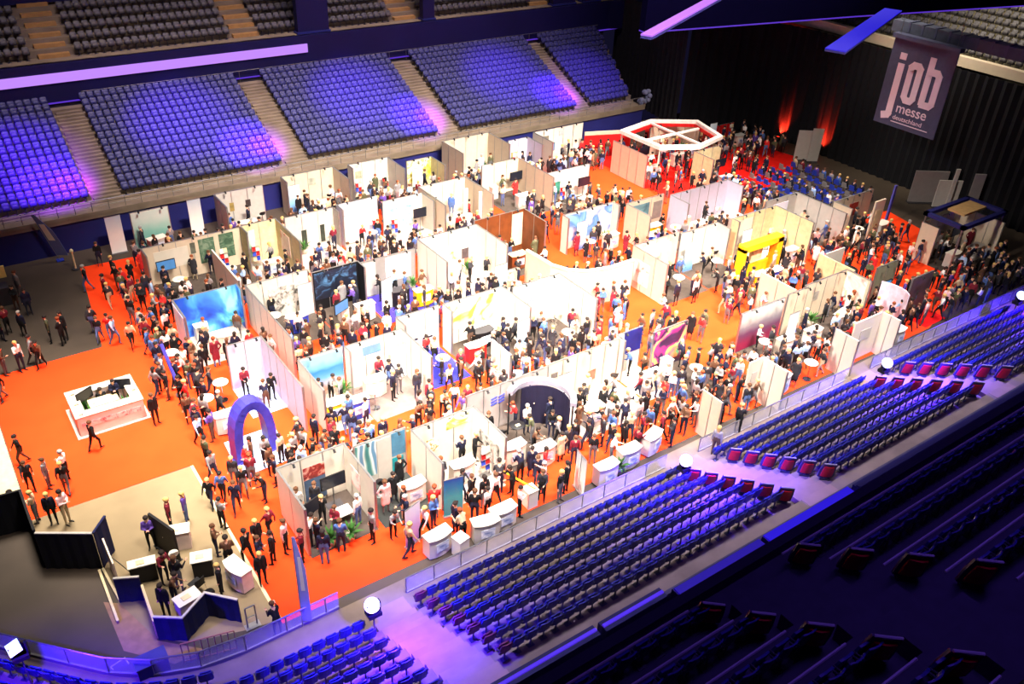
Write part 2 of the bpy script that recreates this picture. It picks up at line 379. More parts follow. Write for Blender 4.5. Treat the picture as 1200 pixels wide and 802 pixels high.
def sweep(prof, x0, x1, m, step=1.0):
    """prof: list of (d, z) outline, bottom closed to z=-.1"""
    mb = MB(); rows = []
    for d, z in prof: rows.append([(p[0][0], p[0][1], z) for p in npath(d, x0, x1, 1.0)] if x0 >= CX else None)
    if x0 < CX:
        rows = []
        for d, z in prof:
            r = R0+d; am = math.radians(48); P = []
            ex, ey = CX-math.sin(am)*r, CY-math.cos(am)*r
            for L in (7, 4): P.append((ex-math.cos(am)*L, ey+math.sin(am)*L, z))
            for i in range(13): a = am*(1-i/12); P.append((CX-math.sin(a)*r, CY-math.cos(a)*r, z))
            P.append((x1, CY-R0-d, z)); rows.append(P)
    else: rows = [[(x0, CY-R0-d, z), (x1, CY-R0-d, z)] for d, z in prof]
    n = len(rows[0]); vs = [p for r in rows for p in r]; k = len(rows)
    fs = [(j*n+i, j*n+i+1, (j+1)*n+i+1, (j+1)*n+i) for j in range(k-1) for i in range(n-1)]
    fs += [tuple(j*n for j in range(k)), tuple(j*n+n-1 for j in range(k))[::-1]]
    fs += [tuple(range(0))] if 0 else []
    mb.add(vs, fs, m); return mb
NT, NRI, ND0, NZ0, NN = .88, .46, 1.35, .38, 7       # tread, riser, offset of first row, its tread height
prof = [(.15, -.1), (.15, .3), (ND0, .3)]
for k in range(NN): prof += [(ND0+k*NT, NZ0+k*NRI), (ND0+(k+1)*NT, NZ0+k*NRI)]
zt = NZ0+(NN-1)*NRI+.35
prof += [(ND0+NN*NT, zt), (ND0+NN*NT+1.0, zt), (ND0+NN*NT+1.0, -.1)]
mb = sweep(prof, 0, 64, TAN)
AN = [(8.62, 10.2), (23.9, 25.6), (37.0, 38.6), (51.0, 52.6)]
STT = mat('pink_tan_steps', (132, 108, 92), .8, noise=.15, scale=1)
for a0, a1 in AN:
    for k in range(NN+1):
        y = CY-R0-ND0-k*NT
        mb.box(a0, a1, y, y+NT/2, 0, NZ0+(k-.5)*NRI if k else .34, STT)
        mb.box(a0, a1, y-NT, y+.01, 0, NZ0+k*NRI+.01 if k < NN else zt+.01, STT)
struct(mb.build('floor_near_stand'))
dW = ND0+NN*NT+1.0
yW = CY-R0-dW
mb = MB(); 
b = sweep([(dW-.15, zt), (dW-.15, zt+.75), (dW, zt+.75), (dW, 0)], 0, 64, mat('walkway_parapet', (60, 56, 72), .7, noise=.15)); struct(b.build('wall_near_parapet'))
# dark void deck and the near balcony
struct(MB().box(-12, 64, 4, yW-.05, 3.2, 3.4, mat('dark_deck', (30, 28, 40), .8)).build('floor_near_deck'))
LEDB2 = mat('led_deep_blue_unused', (8, 5, 36), .5, noise=0, emit=(40, 16, 190), es=.55)
def ledge(x0, x1, y0, y1, m, label):
    t = empty('lit_ledge', (x0, (y0+y1)/2, 3.4)); b = MB()
    b.box(0, x1-x0, -.2, .2, 0, 1.5, NAVYF); b.build('parapet', t)
    MB().box(.03, x1-x0-.03, (y0-y1)/2, (y1-y0)/2, 1.5, 1.56, m).build('light_strip', t)  # glowing strip stands in for blue light lying on the ledge top
    tag(t, label, 'light strip')
LV = mat('ledge_glow_violet', (8, 5, 36), .5, noise=0, emit=(80, 44, 230), es=1.0)
ledge(8.9, 12.6, 12.14, 12.24, LV, 'near walkway ledge with a thin violet light line, nearest the steps')
ledge(12.8, 15.3, 12.12, 12.22, LV, 'short near walkway ledge with thin violet light line before the blue glass')
ledge(15.6, 19.6, 11.75, 12.05, mat('ledge_glow_blue', (8, 5, 36), .5, noise=0, emit=(40, 10, 190), es=.6), 'broad near ledge glowing deep blue, left of two broad ones')
ledge(19.8, 24.4, 11.72, 12.08, mat('ledge_glow_blue2', (8, 5, 36), .5, noise=0, emit=(36, 8, 225), es=.85), 'broad near ledge glowing deep blue, right of two broad ones')
ledge(24.7, 38, 11.8, 11.95, mat('ledge_glow_faint', (8, 5, 36), .5, noise=0, emit=(20, 10, 90), es=.2), 'long near ledge with a faint blue glow towards the right edge')
#@@PART stand2
# upper near tier (dark, closest to the camera)
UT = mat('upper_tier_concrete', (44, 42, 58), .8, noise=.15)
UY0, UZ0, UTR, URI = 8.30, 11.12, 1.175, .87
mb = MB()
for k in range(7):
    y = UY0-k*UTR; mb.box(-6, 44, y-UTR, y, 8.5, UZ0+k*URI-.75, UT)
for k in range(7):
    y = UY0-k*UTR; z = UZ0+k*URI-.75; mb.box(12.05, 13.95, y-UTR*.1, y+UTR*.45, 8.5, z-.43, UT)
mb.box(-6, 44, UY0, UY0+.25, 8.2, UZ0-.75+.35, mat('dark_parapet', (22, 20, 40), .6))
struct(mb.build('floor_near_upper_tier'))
# slim rails on the rows of the upper tier
RAILM = mat('pale_rail', (150, 140, 160), .5, .2, noise=0)
for k in range(6):
    y = UY0-k*UTR-.02; z = UZ0+k*URI-.75
    for (xa, xb, side) in ((-4, 11.4, 'left'), (14.6, 40, 'right')):
        mb = MB(); mb.tube((xa, y, z+.02), (xb, y, z+.02), .03, RAILM, n=5)
        for q in range(int((xb-xa)/2.5)): mb.tube((xa+.5+q*2.5, y, z-.3), (xa+.5+q*2.5, y, z+.02), .015, RAILM, n=5)
        tag(mb.build('row_rail'), 'thin pale rail, row %s from the front of the near upper tier, %s of gangway' % (('one', 'two', 'three', 'four', 'five', 'six')[k], side), 'rail')
# ------------------------------------------------------------------ seats
SEATB = mat('navy_seat', (30, 32, 108), .45, noise=.1)
SEATF = mat('slate_blue_seat', (44, 44, 92), .5, noise=.1)
SEATR = mat('red_seat', (176, 20, 32), .5, noise=.1)
SEATM = mat('maroon_seat', (92, 24, 60), .5, noise=.1)
SEATG = mat('grey_seat', (66, 62, 66), .5, noise=.1)
SFR = mat('seat_frame_grey', (62, 62, 72), .5, .3, noise=0)
def curved_panel(mb, w, z0, z1, y0, y1, t, m, bulge=.05, n=4):
    """panel across x, from (y0,z0) to (y1,z1), bowed in y, rounded top"""
    vs = []; 
    for side in (0, 1):
        for j in range(3):
            fz = j/2; z = z0+(z1-z0)*fz; y = y0+(y1-y0)*fz; ww = w*(1-.12*(j == 2))
            for i in range(n+1):
                u = i/n-.5; vs.append((ww*u, y-bulge*(1-4*u*u)+(t if side else 0), z-(.02 if j == 2 and i in (0, n) else 0)))
    N = 3*(n+1); fs = []
    for s in (0, 1):
        for j in range(2):
            for i in range(n):
                q = (s*N+j*(n+1)+i, s*N+j*(n+1)+i+1, s*N+(j+1)*(n+1)+i+1, s*N+(j+1)*(n+1)+i); fs.append(q if s else q[::-1])
    ring = [i for i in range(n+1)]+[(n+1)*j+n for j in (1, 2)]+[2*(n+1)+i for i in range(n-1, -1, -1)]+[n+1]
    for a, c in zip(ring, ring[1:]+ring[:1]): fs.append((a, c, N+c, N+a))
    mb.add(vs, fs, m)
def seat_proto():
    """faces +y, origin on the tread"""
    r = empty('stadium_seat')
    a = MB(); curved_panel(a, .47, .40, .88, -.02, -.12, .035, SEATB); ba = a.build('backrest', r)
    a = MB(); curved_panel(a, .40, .42, .74, .12, .05, .05, SEATB, .02); pa = a.build('seat_pan', r)
    a = MB(); a.tube((0, 0, 0), (0, 0, .42), .03, SFR, n=6); a.box(-.2, .2, -.05, .12, .39, .42, SFR); a.box(-.12, .12, -.08, .1, 0, .02, SFR)
    for s in (-1, 1): a.tube((s*.225, -.1, .60), (s*.225, .14, .58), .018, SFR, n=5); a.tube((s*.225, 0, .4), (s*.225, 0, .59), .014, SFR, n=5)
    a.build('frame', r); return r
SP = seat_proto()
def end_seat_proto():
    r = empty('aisle_end_seat'); r.scale = (1, 1, 1)
    a = MB(); curved_panel(a, .60, .12, .98, .02, -.22, .07, mat('end_seat_shell', (50, 44, 70), .5, noise=.1), .05, 6); a.build('shell', r)
    a = MB(); curved_panel(a, .44, .22, .84, -.06, -.245, .05, SEATR, .05, 6); a.build('cushion', r)
    MB().tube((-.24, -.23, .99), (.24, -.23, .99), .03, mat('pale_rail', (150, 140, 160), .5, .2, noise=0), n=6).build('top_bar', r)
    a = MB(); a.tube((0, 0, 0), (0, 0, .3), .05, SFR, n=6); a.box(-.2, .2, -.05, .15, .0, .1, SFR); a.build('base', r); return r
ES = end_seat_proto(); es_used = set()
def end_seat(x, y, z, lb, grp):
    o = place(ES, (x, y, z), -.72, es_used); o['label'] = lb; o['category'] = 'seat'; o['group'] = grp
def merged(name, items):
    """items: (list of meshes with one flat material override or None, matrix) -> ONE mesh object (numpy)"""
    V = []; L = []; LS = []; MI = []; mats = []; cache = {}; vo = 0
    for me, M, over in items:
        key = me.name
        if key not in cache:
            n = len(me.vertices); co = np.empty(n*3); me.vertices.foreach_get('co', co)
            lv = np.empty(len(me.loops), int); me.loops.foreach_get('vertex_index', lv)
            ls = np.empty(len(me.polygons), int); me.polygons.foreach_get('loop_total', ls)
            mi = np.empty(len(me.polygons), int); me.polygons.foreach_get('material_index', mi)
            cache[key] = (co.reshape(-1, 3), lv, ls, mi)
        co, lv, ls, mi = cache[key]; A = np.array(M)
        V.append(co @ A[:3, :3].T + A[:3, 3]); L.append(lv+vo); LS.append(ls); vo += len(co)
        mm = [(over or {}).get(m_, m_) for m_ in me.materials]
        idx = []
        for q in mm:
            if q not in mats: mats.append(q)
            idx.append(mats.index(q))
        MI.append(np.array(idx)[mi])
    V = np.concatenate(V); L = np.concatenate(L); LS = np.concatenate(LS); MI = np.concatenate(MI)
    me = bpy.data.meshes.new(name); me.vertices.add(len(V)); me.vertices.foreach_set('co', V.ravel())
    me.loops.add(len(L)); me.loops.foreach_set('vertex_index', L); me.polygons.add(len(LS))
    st = np.concatenate([[0], np.cumsum(LS)[:-1]]); me.polygons.foreach_set('loop_start', st)
    me.polygons.foreach_set('material_index', MI)
    for q in mats: me.materials.append(q)
    me.update(calc_edges=True); me.validate(); o = bpy.data.objects.new(name, me); C.objects.link(o); return o
seats = []   # (pos, rz, colour, block label)
def aisle_at(x, A, pad=.25):
    for a0, a1 in A:
        if a0-pad < x < a1+pad: return True
    return False
for k in range(NN):                                   # near lower stand
    d = ND0+(k+.42)*NT
    pts = npath(d, 0, 63, .5)
    for i, ((x, y), rz) in enumerate(pts):
        if y < CY-R0-d+.01 and aisle_at(x, AN): continue
        if rz == 0 and k >= NN-2 and 5 > x > 3.5: continue
        if rz == 0 and k >= 1 and any(a0-.85 < x < a1+.85 for a0, a1 in AN[1:3]): continue
        red = False
        mar = rz == 0 and not red and min(abs(x-8.37), abs(x-10.45)) < .3
        blk = 'in the curved near corner stand left of the tan steps' if x < 8.7 else 'in the near lower stand right of the tan steps'
        seats.append((Vector((x, y, NZ0+k*NRI)), math.radians(rz), SEATR if red else SEATM if mar else SEATB, blk))
for ((x, y), rz) in npath(.95, 0, 4.5, .5):
    if rz < -12 and y < 25.5: seats.append((Vector((x, y, .3)), math.radians(rz), SEATB, 'in the curved near corner stand left of the tan steps'))
for k in range(6):                                    # near upper tier
    y = UY0-(k+.45)*UTR; z = UZ0+k*URI-.75
    for i in range(90):
        x = -4+i*.54
        if 11.2 < x < 14.9: continue
        red = False
        seats.append((Vector((x, y, z-.0)), 0, SEATR if red else SEATB, 'in the dark near upper tier left of the gangway' if x < 12 else 'in the dark near upper tier right of the gangway'))
for k in range(NR):                                   # far stand
    y = YA+(k+.5)*TR
    x = -6
    while x < farX(y)-.5:
        if not aisle_at(x, AIS, .2): seats.append((Vector((x, y, ZA+k*RI)), PI, SEATF, 'far'))
        x += .5
for k in range(9):                                    # tier behind the navy balcony
    y = 67.2+(k+.5)*.9; x = -2
    while x < 68:
        if not aisle_at(x, ((8.6, 10.6), (22.2, 24.2), (36, 38), (50, 52)), .2) and not (y > 71.5 and x < 26): seats.append((Vector((x, y, 9.0+k*.5)), PI, SEATG, 'far'))
        x += .55
for k in range(8):
    x = 65.6+(k+.5)*.9; y = 22
    while y < 56: seats.append((Vector((x, y, 10.2+k*.42)), PI/2, SEATG, 'far')); y += .6
seats = [s for s in seats if inframe(s[0]+Vector((0, 0, .5)), 25)]
seats.sort(key=lambda s: px(s[0])[2])
first = True; used = set(); ovr = {SEATR: [], SEATM: []}
variants = {}
def seat_variant(m):
    if m in variants: return variants[m]
    if m is SEATB: variants[m] = SP; return SP
    r = copy_tree(SP)
    for ch in r.children:
        ch.data = ch.data.copy()
        for i, q in enumerate(ch.data.materials):
            if q is SEATB: ch.data.materials[i] = m
    variants[m] = r; return r
kids = {ch.name: ch.data for ch in SP.children}
stuff = []
ni = 0
names = {SEATB: 'navy', SEATR: 'red', SEATM: 'maroon', SEATF: 'slate blue', SEATG: 'grey'}
pool = seats[:298]
# protos first need all variants before any placing
for s in pool: seat_variant(s[2])
for s in pool:
    o = place(variants[s[2]], s[0], s[1], used)
    o['label'] = '%s folding seat %s' % (names[s[2]], s[3]); o['category'] = 'seat'; o['group'] = '%s folding seats %s' % (names[s[2]], s[3])
for s in seats[298:]:
    M = Matrix.Translation(s[0]) @ Matrix.Rotation(s[1], 4, 'Z')
    for ch, me in kids.items(): stuff.append((me, M, {SEATB: s[2]}))
o = merged('stadium_seats', stuff); o['kind'] = 'stuff'; o['label'] = 'rows of folding seats filling the rest of the arena stands'; o['category'] = 'seats'
print('SEATS', len(seats))
for k in range(1, NN):
    y = CY-R0-(ND0+(k+.42)*NT)
    for j, (a0, a1) in enumerate(AN[1:3]):
        for sx, nm in ((a0-.42, 'left'), (a1+.42, 'right')):
            end_seat(sx, y, NZ0+k*NRI, 'red aisle end seat %s of the steps behind the %s lamp' % (nm, ('biggest', 'third')[j]), 'red aisle end seats %s of steps %d' % (nm, j+1))
for k in range(6):
    y = UY0-(k+.45)*UTR; z = UZ0+k*URI-.75
    end_seat(11.45, y, z, 'red aisle end seat with pale top bar in lower dark row ends', 'red end seats left of the upper gangway')
    end_seat(14.65, y, z, 'red aisle end seat with pale top bar across the dark upper gangway', 'red end seats right of the upper gangway')
# ------------------------------------------------------------------ barrier with glass and stand lamps
def barrier(P, label):
    t = empty('crowd_barrier', (P[0][0], P[0][1], 0)); x0, y0 = P[0]
    Q = [(p[0]-x0, p[1]-y0) for p in P]
    MB().wall(Q, .0, .35, .08, GREY).build('base_board', t)
    MB().wall(Q, .38, 1.05, .02, glassmat()).build('glass_panel', t)
    mb = MB()
    for a, c in zip(Q[:-1], Q[1:]):
        mb.tube((a[0], a[1], 1.08), (c[0], c[1], 1.08), .03, ALU, n=6)
        n = max(1, round((Vector(c)-Vector(a)).length/1.2))
        for i in range(n): p = Vector(a)+(Vector(c)-Vector(a))*i/n; mb.tube((p.x, p.y, 0), (p.x, p.y, 1.08), .03, ALU, n=6)
    mb.build('post_and_rail', t); tag(t, label, 'barrier')
bp = [p[0] for p in npath(.05, 0, 8.4, .5)]
barrier(bp[::3]+[bp[-1]], 'curved glass and rail barrier around the near left corner stand')
barrier([(10.4, 20.1), (23.7, 20.1)], 'straight glass barrier before the near seats, from steps to second lamp')
barrier([(25.8, 20.1), (36.8, 20.1)], 'straight glass barrier before the near seats, between second and third lamp')
barrier([(38.8, 20.1), (60, 20.1)], 'straight glass barrier before the near seats, right of the third lamp')
LENS = mat('lamp_lens', (225, 240, 255), .4, noise=0, emit=(170, 215, 255), es=3)
def movinghead(x, y, z, lb, e=260, aim=(0, 0, 1), square=False):
    t = empty('stage_lamp', (x, y, z))
    MB().box(-.24, .24, -.2, .2, 0, .16, BLACK).tube((0, 0, -.0), (0, 0, -z+.3), .03, STEEL, n=6).build('base', t)
    a = MB(); a.box(-.26, .26, -.08, .08, .12, .16, BLACK); a.box(-.26, -.21, -.08, .08, .14, .58, BLACK); a.box(.21, .26, -.08, .08, .14, .58, BLACK); a.build('yoke', t)
    d = Vector((-.45, -.55, .75)).normalized(); c = Vector((0, 0, .48))
    h = MB(); h.tube(c-d*.24, c+d*.16, .15, BLACK, .21, 14); h.build('head', t)
    l = MB(); 
    if square: l.tube(c+d*.165, c+d*.19, .30, LENS, .30, 4)
    else: l.tube(c+d*.165, c+d*.19, .27, LENS, .27, 16)
    l.build('lens', t)
    tag(t, lb, 'lamp')
    for (dz, en, col, rad) in ((2.3, e*1.9, (.05, .01, 1), .15), (.9, e*.03, (.75, .12, 1), .15)):
        L = bpy.data.lights.new('lamp_glow', 'SPOT'); L.energy = en; L.color = col; L.shadow_soft_size = rad; L.spot_size = math.radians(165); L.spot_blend = .5
        o = bpy.data.objects.new('lamp_glow', L); C.objects.link(o); o.location = (x-.1, y-(1.5 if dz > 1 else .4), z+dz); o.rotation_euler = Vector((-.05, -.45, -1)).to_track_quat('-Z', 'Y').to_euler()  # spots added above and behind the lamp wash the seat rows blue
LP = [((20, 760), 'square blue-white stage lamp at the lower left corner'), ((437, 710), 'glaring blue-white stage lamp beside the tan steps'), ((803, 541), 'biggest glaring cyan-white stage lamp, middle of the near barrier'), ((1038, 427), 'glaring stage lamp beside the white wall, below the right booths'), ((1195, 348), 'glaring stage lamp at the right edge of the near stand')]
for i, (p, lb) in enumerate(LP):
    q = at(*p, 2.2); movinghead(q.x, q.y, 1.75, lb, 5000 if i else 3000, square=(i == 0))
#@@PART people
# ------------------------------------------------------------------ people prototypes
SK = mat('skin', (214, 160, 130), .6, noise=.05); TOPM = mat('cloth_black', (22, 21, 27), .9, noise=.15)
LEGM = mat('trousers_black', (24, 24, 30), .9, noise=.1); SHO = mat('shoes', (20, 18, 18), .5, noise=0); EYE = mat('eye_dark', (30, 22, 18), .3, noise=0)
HAIRM = mat('hair_dark', (34, 24, 20), .8, noise=.2, scale=20)
def human(pose, vox=.03, fine=True):
    """capsules -> one voxel-remeshed continuous body, faces +y, feet at z 0"""
    seg = []
    V3 = Vector
    coat = pose.get('coat', 0); hip = pose.get('hip', .93); sit = pose.get('sit', 0)
    pel = V3((0, 0, hip)); lean = pose.get('lean', 0)
    chest = pel+V3((0, math.sin(lean)*.42, math.cos(lean)*.42)); neck = chest+V3((0, math.sin(lean)*.12, .11))
    head = neck+V3((0, .03+math.sin(lean)*.06, .155))
    for s in (-1, 1):
        h = pel+V3((s*.09, 0, -.02)); kx, kn, an = pose['leg'][0 if s < 0 else 1]
        kn = h+V3((s*.02, kn[0], kn[1])); an = kn+V3((0, an[0], an[1]))
        seg.append((h, .092, kn, .062, 'leg')); seg.append((kn, .062, an, .042, 'leg'))
        seg.append((an+V3((s*.0, -.03, -.035)), .042, an+V3((s*.03, .15, -.05)), .034, 'shoe'))
        sh = chest+V3((s*.175, 0, .05)); el, wr = pose['arm'][0 if s < 0 else 1]
        el = sh+V3((s*el[0], el[1], el[2])); wr = el+V3((s*wr[0], wr[1], wr[2]))
        seg.append((sh, .058, el, .045, 'top')); seg.append((el, .045, wr, .034, 'top'))
        d = (wr-el).normalized(); hd = wr+d*.075; seg.append((wr+d*.01, .028, hd, .032, 'skin'))
        pose.setdefault('_h', []).append((wr, hd, d, s))
    for s in (-1, 1):
        seg.append((pel+V3((s*.06, 0, .0)), .105, pel+V3((s*.045, 0, .18)), .095, 'leg'if not coat else 'top'))
        seg.append((pel+V3((s*.05, 0, .16)), .095, chest+V3((s*.075, .0, -.02)), .112, 'top'))
        seg.append((chest+V3((s*.075, 0, -.02)), .11, chest+V3((s*.13, 0, .045)), .068, 'top'))
        if coat: seg.append((pel+V3((s*.06, 0, .1)), .11, pel+V3((s*.08, -.01, -.42)), .125, 'top')); 
    if coat: seg.append((pel, .12, pel+V3((0, 0, -.40)), .125, 'top'))
    seg.append((chest+V3((0, -.01, .06)), .07, neck, .052, 'skin')); seg.append((neck, .052, head+V3((0, -.02, -.06)), .056, 'skin'))
    seg.append((head+V3((0, -.012, .02)), .098, head+V3((0, .012, -.02)), .088, 'skin')); seg.append((head+V3((0, .03, -.07)), .06, head+V3((0, .04, -.085)), .05, 'skin'))
    seg.append((head+V3((0, .098, -.005)), .014, head+V3((0, .116, -.03)), .017, 'skin'))
    for s in (-1, 1): seg.append((head+V3((s*.096, -.005, -.015)), .02, head+V3((s*.1, -.015, .02)), .018, 'skin'))
    mb = MB()
    for p, r, q, r2, t in seg:
        mb.ell(p, (r, r, r), SK, 8, 5); mb.ell(q, (r2, r2, r2), SK, 8, 5)
        if (q-p).length > .005: mb.tube(p, q, r, SK, r2, 8)
    o = mb.build('tmp'); md = o.modifiers.new('r', 'REMESH'); md.mode = 'VOXEL'; md.voxel_size = vox; md.use_smooth_shade = True
    if fine:
        sm = o.modifiers.new('s', 'SMOOTH'); sm.iterations = 2; sm.factor = .5
    dg = bpy.context.evaluated_depsgraph_get(); me = bpy.data.meshes.new_from_object(o.evaluated_get(dg)); bpy.data.objects.remove(o)
    me.materials.clear()
    for q in (TOPM, LEGM, SK, SHO, EYE): me.materials.append(q)
    K = {'top': 0, 'leg': 1, 'skin': 2, 'shoe': 3}
    A = np.array([list(s_[0]) for s_ in seg]); B = np.array([list(s_[2]) for s_ in seg]); ra = np.array([s_[1] for s_ in seg]); rb = np.array([s_[3] for s_ in seg])
    n = len(me.polygons); cen = np.empty(n*3); me.polygons.foreach_get('center', cen); cen = cen.reshape(-1, 3)
    D = B-A; L2 = (D*D).sum(1)+1e-9; T = np.clip(((cen[:, None]-A)*D).sum(2)/L2, 0, 1); P = A+T[..., None]*D
    dist = np.linalg.norm(cen[:, None]-P, axis=2)-(ra+T*(rb-ra)); j = dist.argmin(1)
    me.polygons.foreach_set('material_index', np.array([K[s_[4]] for s_ in seg])[j])
    if fine:   # five fingers on each hand and two eyes, added to the same mesh
        bm = bmesh.new(); bm.from_mesh(me)
        def tubebm(p, q, r, r2, mi):
            t = MB(); t.tube(p, q, r, SK, r2, 5); vs = [bm.verts.new(v) for v in t.v]
            for f in t.f:
                try: fc_ = bm.faces.new([vs[i] for i in f]); fc_.material_index = mi; fc_.smooth = True
                except ValueError: pass
        for wr, hd, d, s in pose['_h']:
            side = d.cross(Vector((0, 1, 0.2))).normalized(); pal = side.cross(d).normalized()
            for k, ln in enumerate((.042, .05, .046, .036)):
                p = hd+side*(k-1.5)*.017; q = p+d*ln+pal*.006; r_ = q+d*ln*.6+pal*.022
                tubebm(p, q, .009, .008, 2); tubebm(q, r_, .008, .006, 2)
            p = wr+d*.03+pal*.02; q = p+pal*.035+d*.025; tubebm(p, q, .011, .009, 2); tubebm(q, q+d*.028+pal*.006, .009, .007, 2)
        for s in (-1, 1): tubebm(head+Vector((s*.034, .085, .012)), head+Vector((s*.034, .1, .012)), .011, .007, 4)
        bm.to_mesh(me); bm.free()
    me.update(); pose.pop('_h', None)
    return me, head
st = (0, (.0, -.42), (.0, -.42))
down = ((.05, -.02, -.29), (.0, .03, -.25)); fold = ((.06, .05, -.27), (-.2, .18, .03)); talk = ((.05, .08, -.26), (.02, .2, .12)); front = ((.04, .06, -.27), (-.08, .24, .0)); hip_ = ((.14, -.04, -.25), (-.1, .06, -.2))
POSES = {
 'standing': dict(leg=[st, st], arm=[down, down]),
 'standing with folded arms': dict(leg=[st, (0, (.04, -.41), (-.02, -.42))], arm=[fold, fold]),
 'gesturing': dict(leg=[(0, (.03, -.42), (0, -.42)), st], arm=[down, talk]),
 'walking': dict(leg=[(0, (.17, -.39), (-.04, -.42)), (0, (-.08, -.41), (-.22, -.36))], arm=[((.05, -.12, -.26), (0, .03, -.24)), ((.04, .12, -.26), (0, .12, -.21))]),
 'striding': dict(leg=[(0, (-.1, -.41), (-.2, -.37)), (0, (.2, -.37), (.0, -.42))], arm=[((.05, .14, -.25), (0, .13, -.2)), ((.05, -.12, -.26), (0, .02, -.25))]),
 'reading a leaflet': dict(leg=[st, (0, (.05, -.41), (-.03, -.42))], arm=[front, front], lean=.06),
 'leaning forward': dict(leg=[(0, (.05, -.42), (-.02, -.42)), st], arm=[front, talk], lean=.3, hip=.92),
 'standing in a long coat': dict(leg=[st, st], arm=[down, hip_], coat=1),
 'seated': dict(leg=[(0, (.42, .0), (.02, -.42)), (0, (.42, .02), (.06, -.43))], arm=[front, down], hip=.50, sit=1),
}
PO = {}
for k, p in POSES.items():
    me, hd = human(p); me.name = 'person_'+k.replace(' ', '_')
    p2 = dict(p); lo, _ = human(p2, .06, False)
    PO[k] = (me, hd, lo)
def hairmesh(style):
    mb = MB(); N = 12
    mb.ell((0, -.016, .035), (.107, .118, .098), HAIRM, 12, 8)
    if style == 'long': mb.ell((0, -.07, -.06), (.09, .06, .16), HAIRM, 10, 7)
    if style == 'bun': mb.ell((0, -.12, .06), (.045, .045, .045), HAIRM, 8, 6)
    me = mb.mesh('hair_'+style); me.polygons.foreach_set('use_smooth', [True]*len(me.polygons)); return me
HM = {s: hairmesh(s) for s in ('short', 'long', 'bun')}
TOPS = [('black jacket', (15, 14, 18), 13), ('dark navy jacket', (18, 20, 46), 9), ('charcoal jacket', (42, 40, 46), 8), ('white shirt', (232, 228, 224), 5), ('grey sweater', (128, 124, 126), 4), ('blue shirt', (64, 92, 150), 3), ('wine red sweater', (110, 24, 40), 3), ('beige jacket', (186, 160, 128), 3), ('brown jacket', (92, 62, 44), 3), ('red top', (192, 34, 34), 2), ('pale pink top', (228, 182, 182), 2), ('olive parka', (74, 76, 52), 2), ('light blue shirt', (150, 180, 220), 2), ('violet hoodie', (86, 60, 140), 1)]
LEGS = [('black trousers', (14, 14, 17), 9), ('dark jeans', (28, 32, 54), 7), ('grey trousers', (88, 86, 90), 3), ('blue jeans', (72, 92, 138), 3), ('beige trousers', (170, 150, 120), 1), ('brown trousers', (74, 54, 42), 1)]
HAIRS = [('dark', (34, 24, 20), 6), ('brown', (84, 54, 34), 4), ('blond', (196, 160, 96), 3), ('grey', (150, 146, 142), 1), ('auburn', (120, 58, 30), 1)]
def pick(L, r): 
    w = sum(q[2] for q in L); t = r.random()*w
    for q in L:
        t -= q[2]
        if t <= 0: return q
    return L[-1]
def cm(q, pre): return mat(pre+'_'+q[0].replace(' ', '_'), q[1], .9, noise=.12, scale=8)
persons = []    # dict(pos, rz, pose, ref, top..)
occ = []        # (x, y, r)
walls = []      # (ax, ay, bx, by)
def free(x, y, r=.3):
    for a in occ:
        if abs(a[0]-x) < 3 and (a[0]-x)**2+(a[1]-y)**2 < (a[2]+r)**2: return False
    for ax, ay, bx, by in walls:
        dx, dy = bx-ax, by-ay; L = dx*dx+dy*dy; t = max(0, min(1, ((x-ax)*dx+(y-ay)*dy)/L))
        if (x-ax-t*dx)**2+(y-ay-t*dy)**2 < (r+.06)**2: return False
    return True
PR = random.Random(11)
def person(x, y, ref, rz=None, pose=None, top=None, leg=None, hair=None, force=False, z=.014, style=None):
    if not force and not free(x, y, .27): return False
    occ.append((x, y, .27)); r = PR
    if pose is None: pose = r.choice(['standing', 'standing', 'standing with folded arms', 'gesturing', 'walking', 'striding', 'reading a leaflet', 'leaning forward', 'standing in a long coat'])
    tp = next((q for q in TOPS if q[0] == top), None) or pick(TOPS, r); lg = next((q for q in LEGS if q[0] == leg), None) or pick(LEGS, r)
    hr = next((q for q in HAIRS if q[0] == hair), None) or pick(HAIRS, r)
    persons.append(dict(pos=Vector((x, y, z)), rz=r.random()*2*PI if rz is None else rz, pose=pose, top=tp, leg=lg, hair=hr, style=style or r.choice(['short', 'short', 'long', 'bun']), ref=ref, s=r.uniform(.94, 1.06)))
    return True
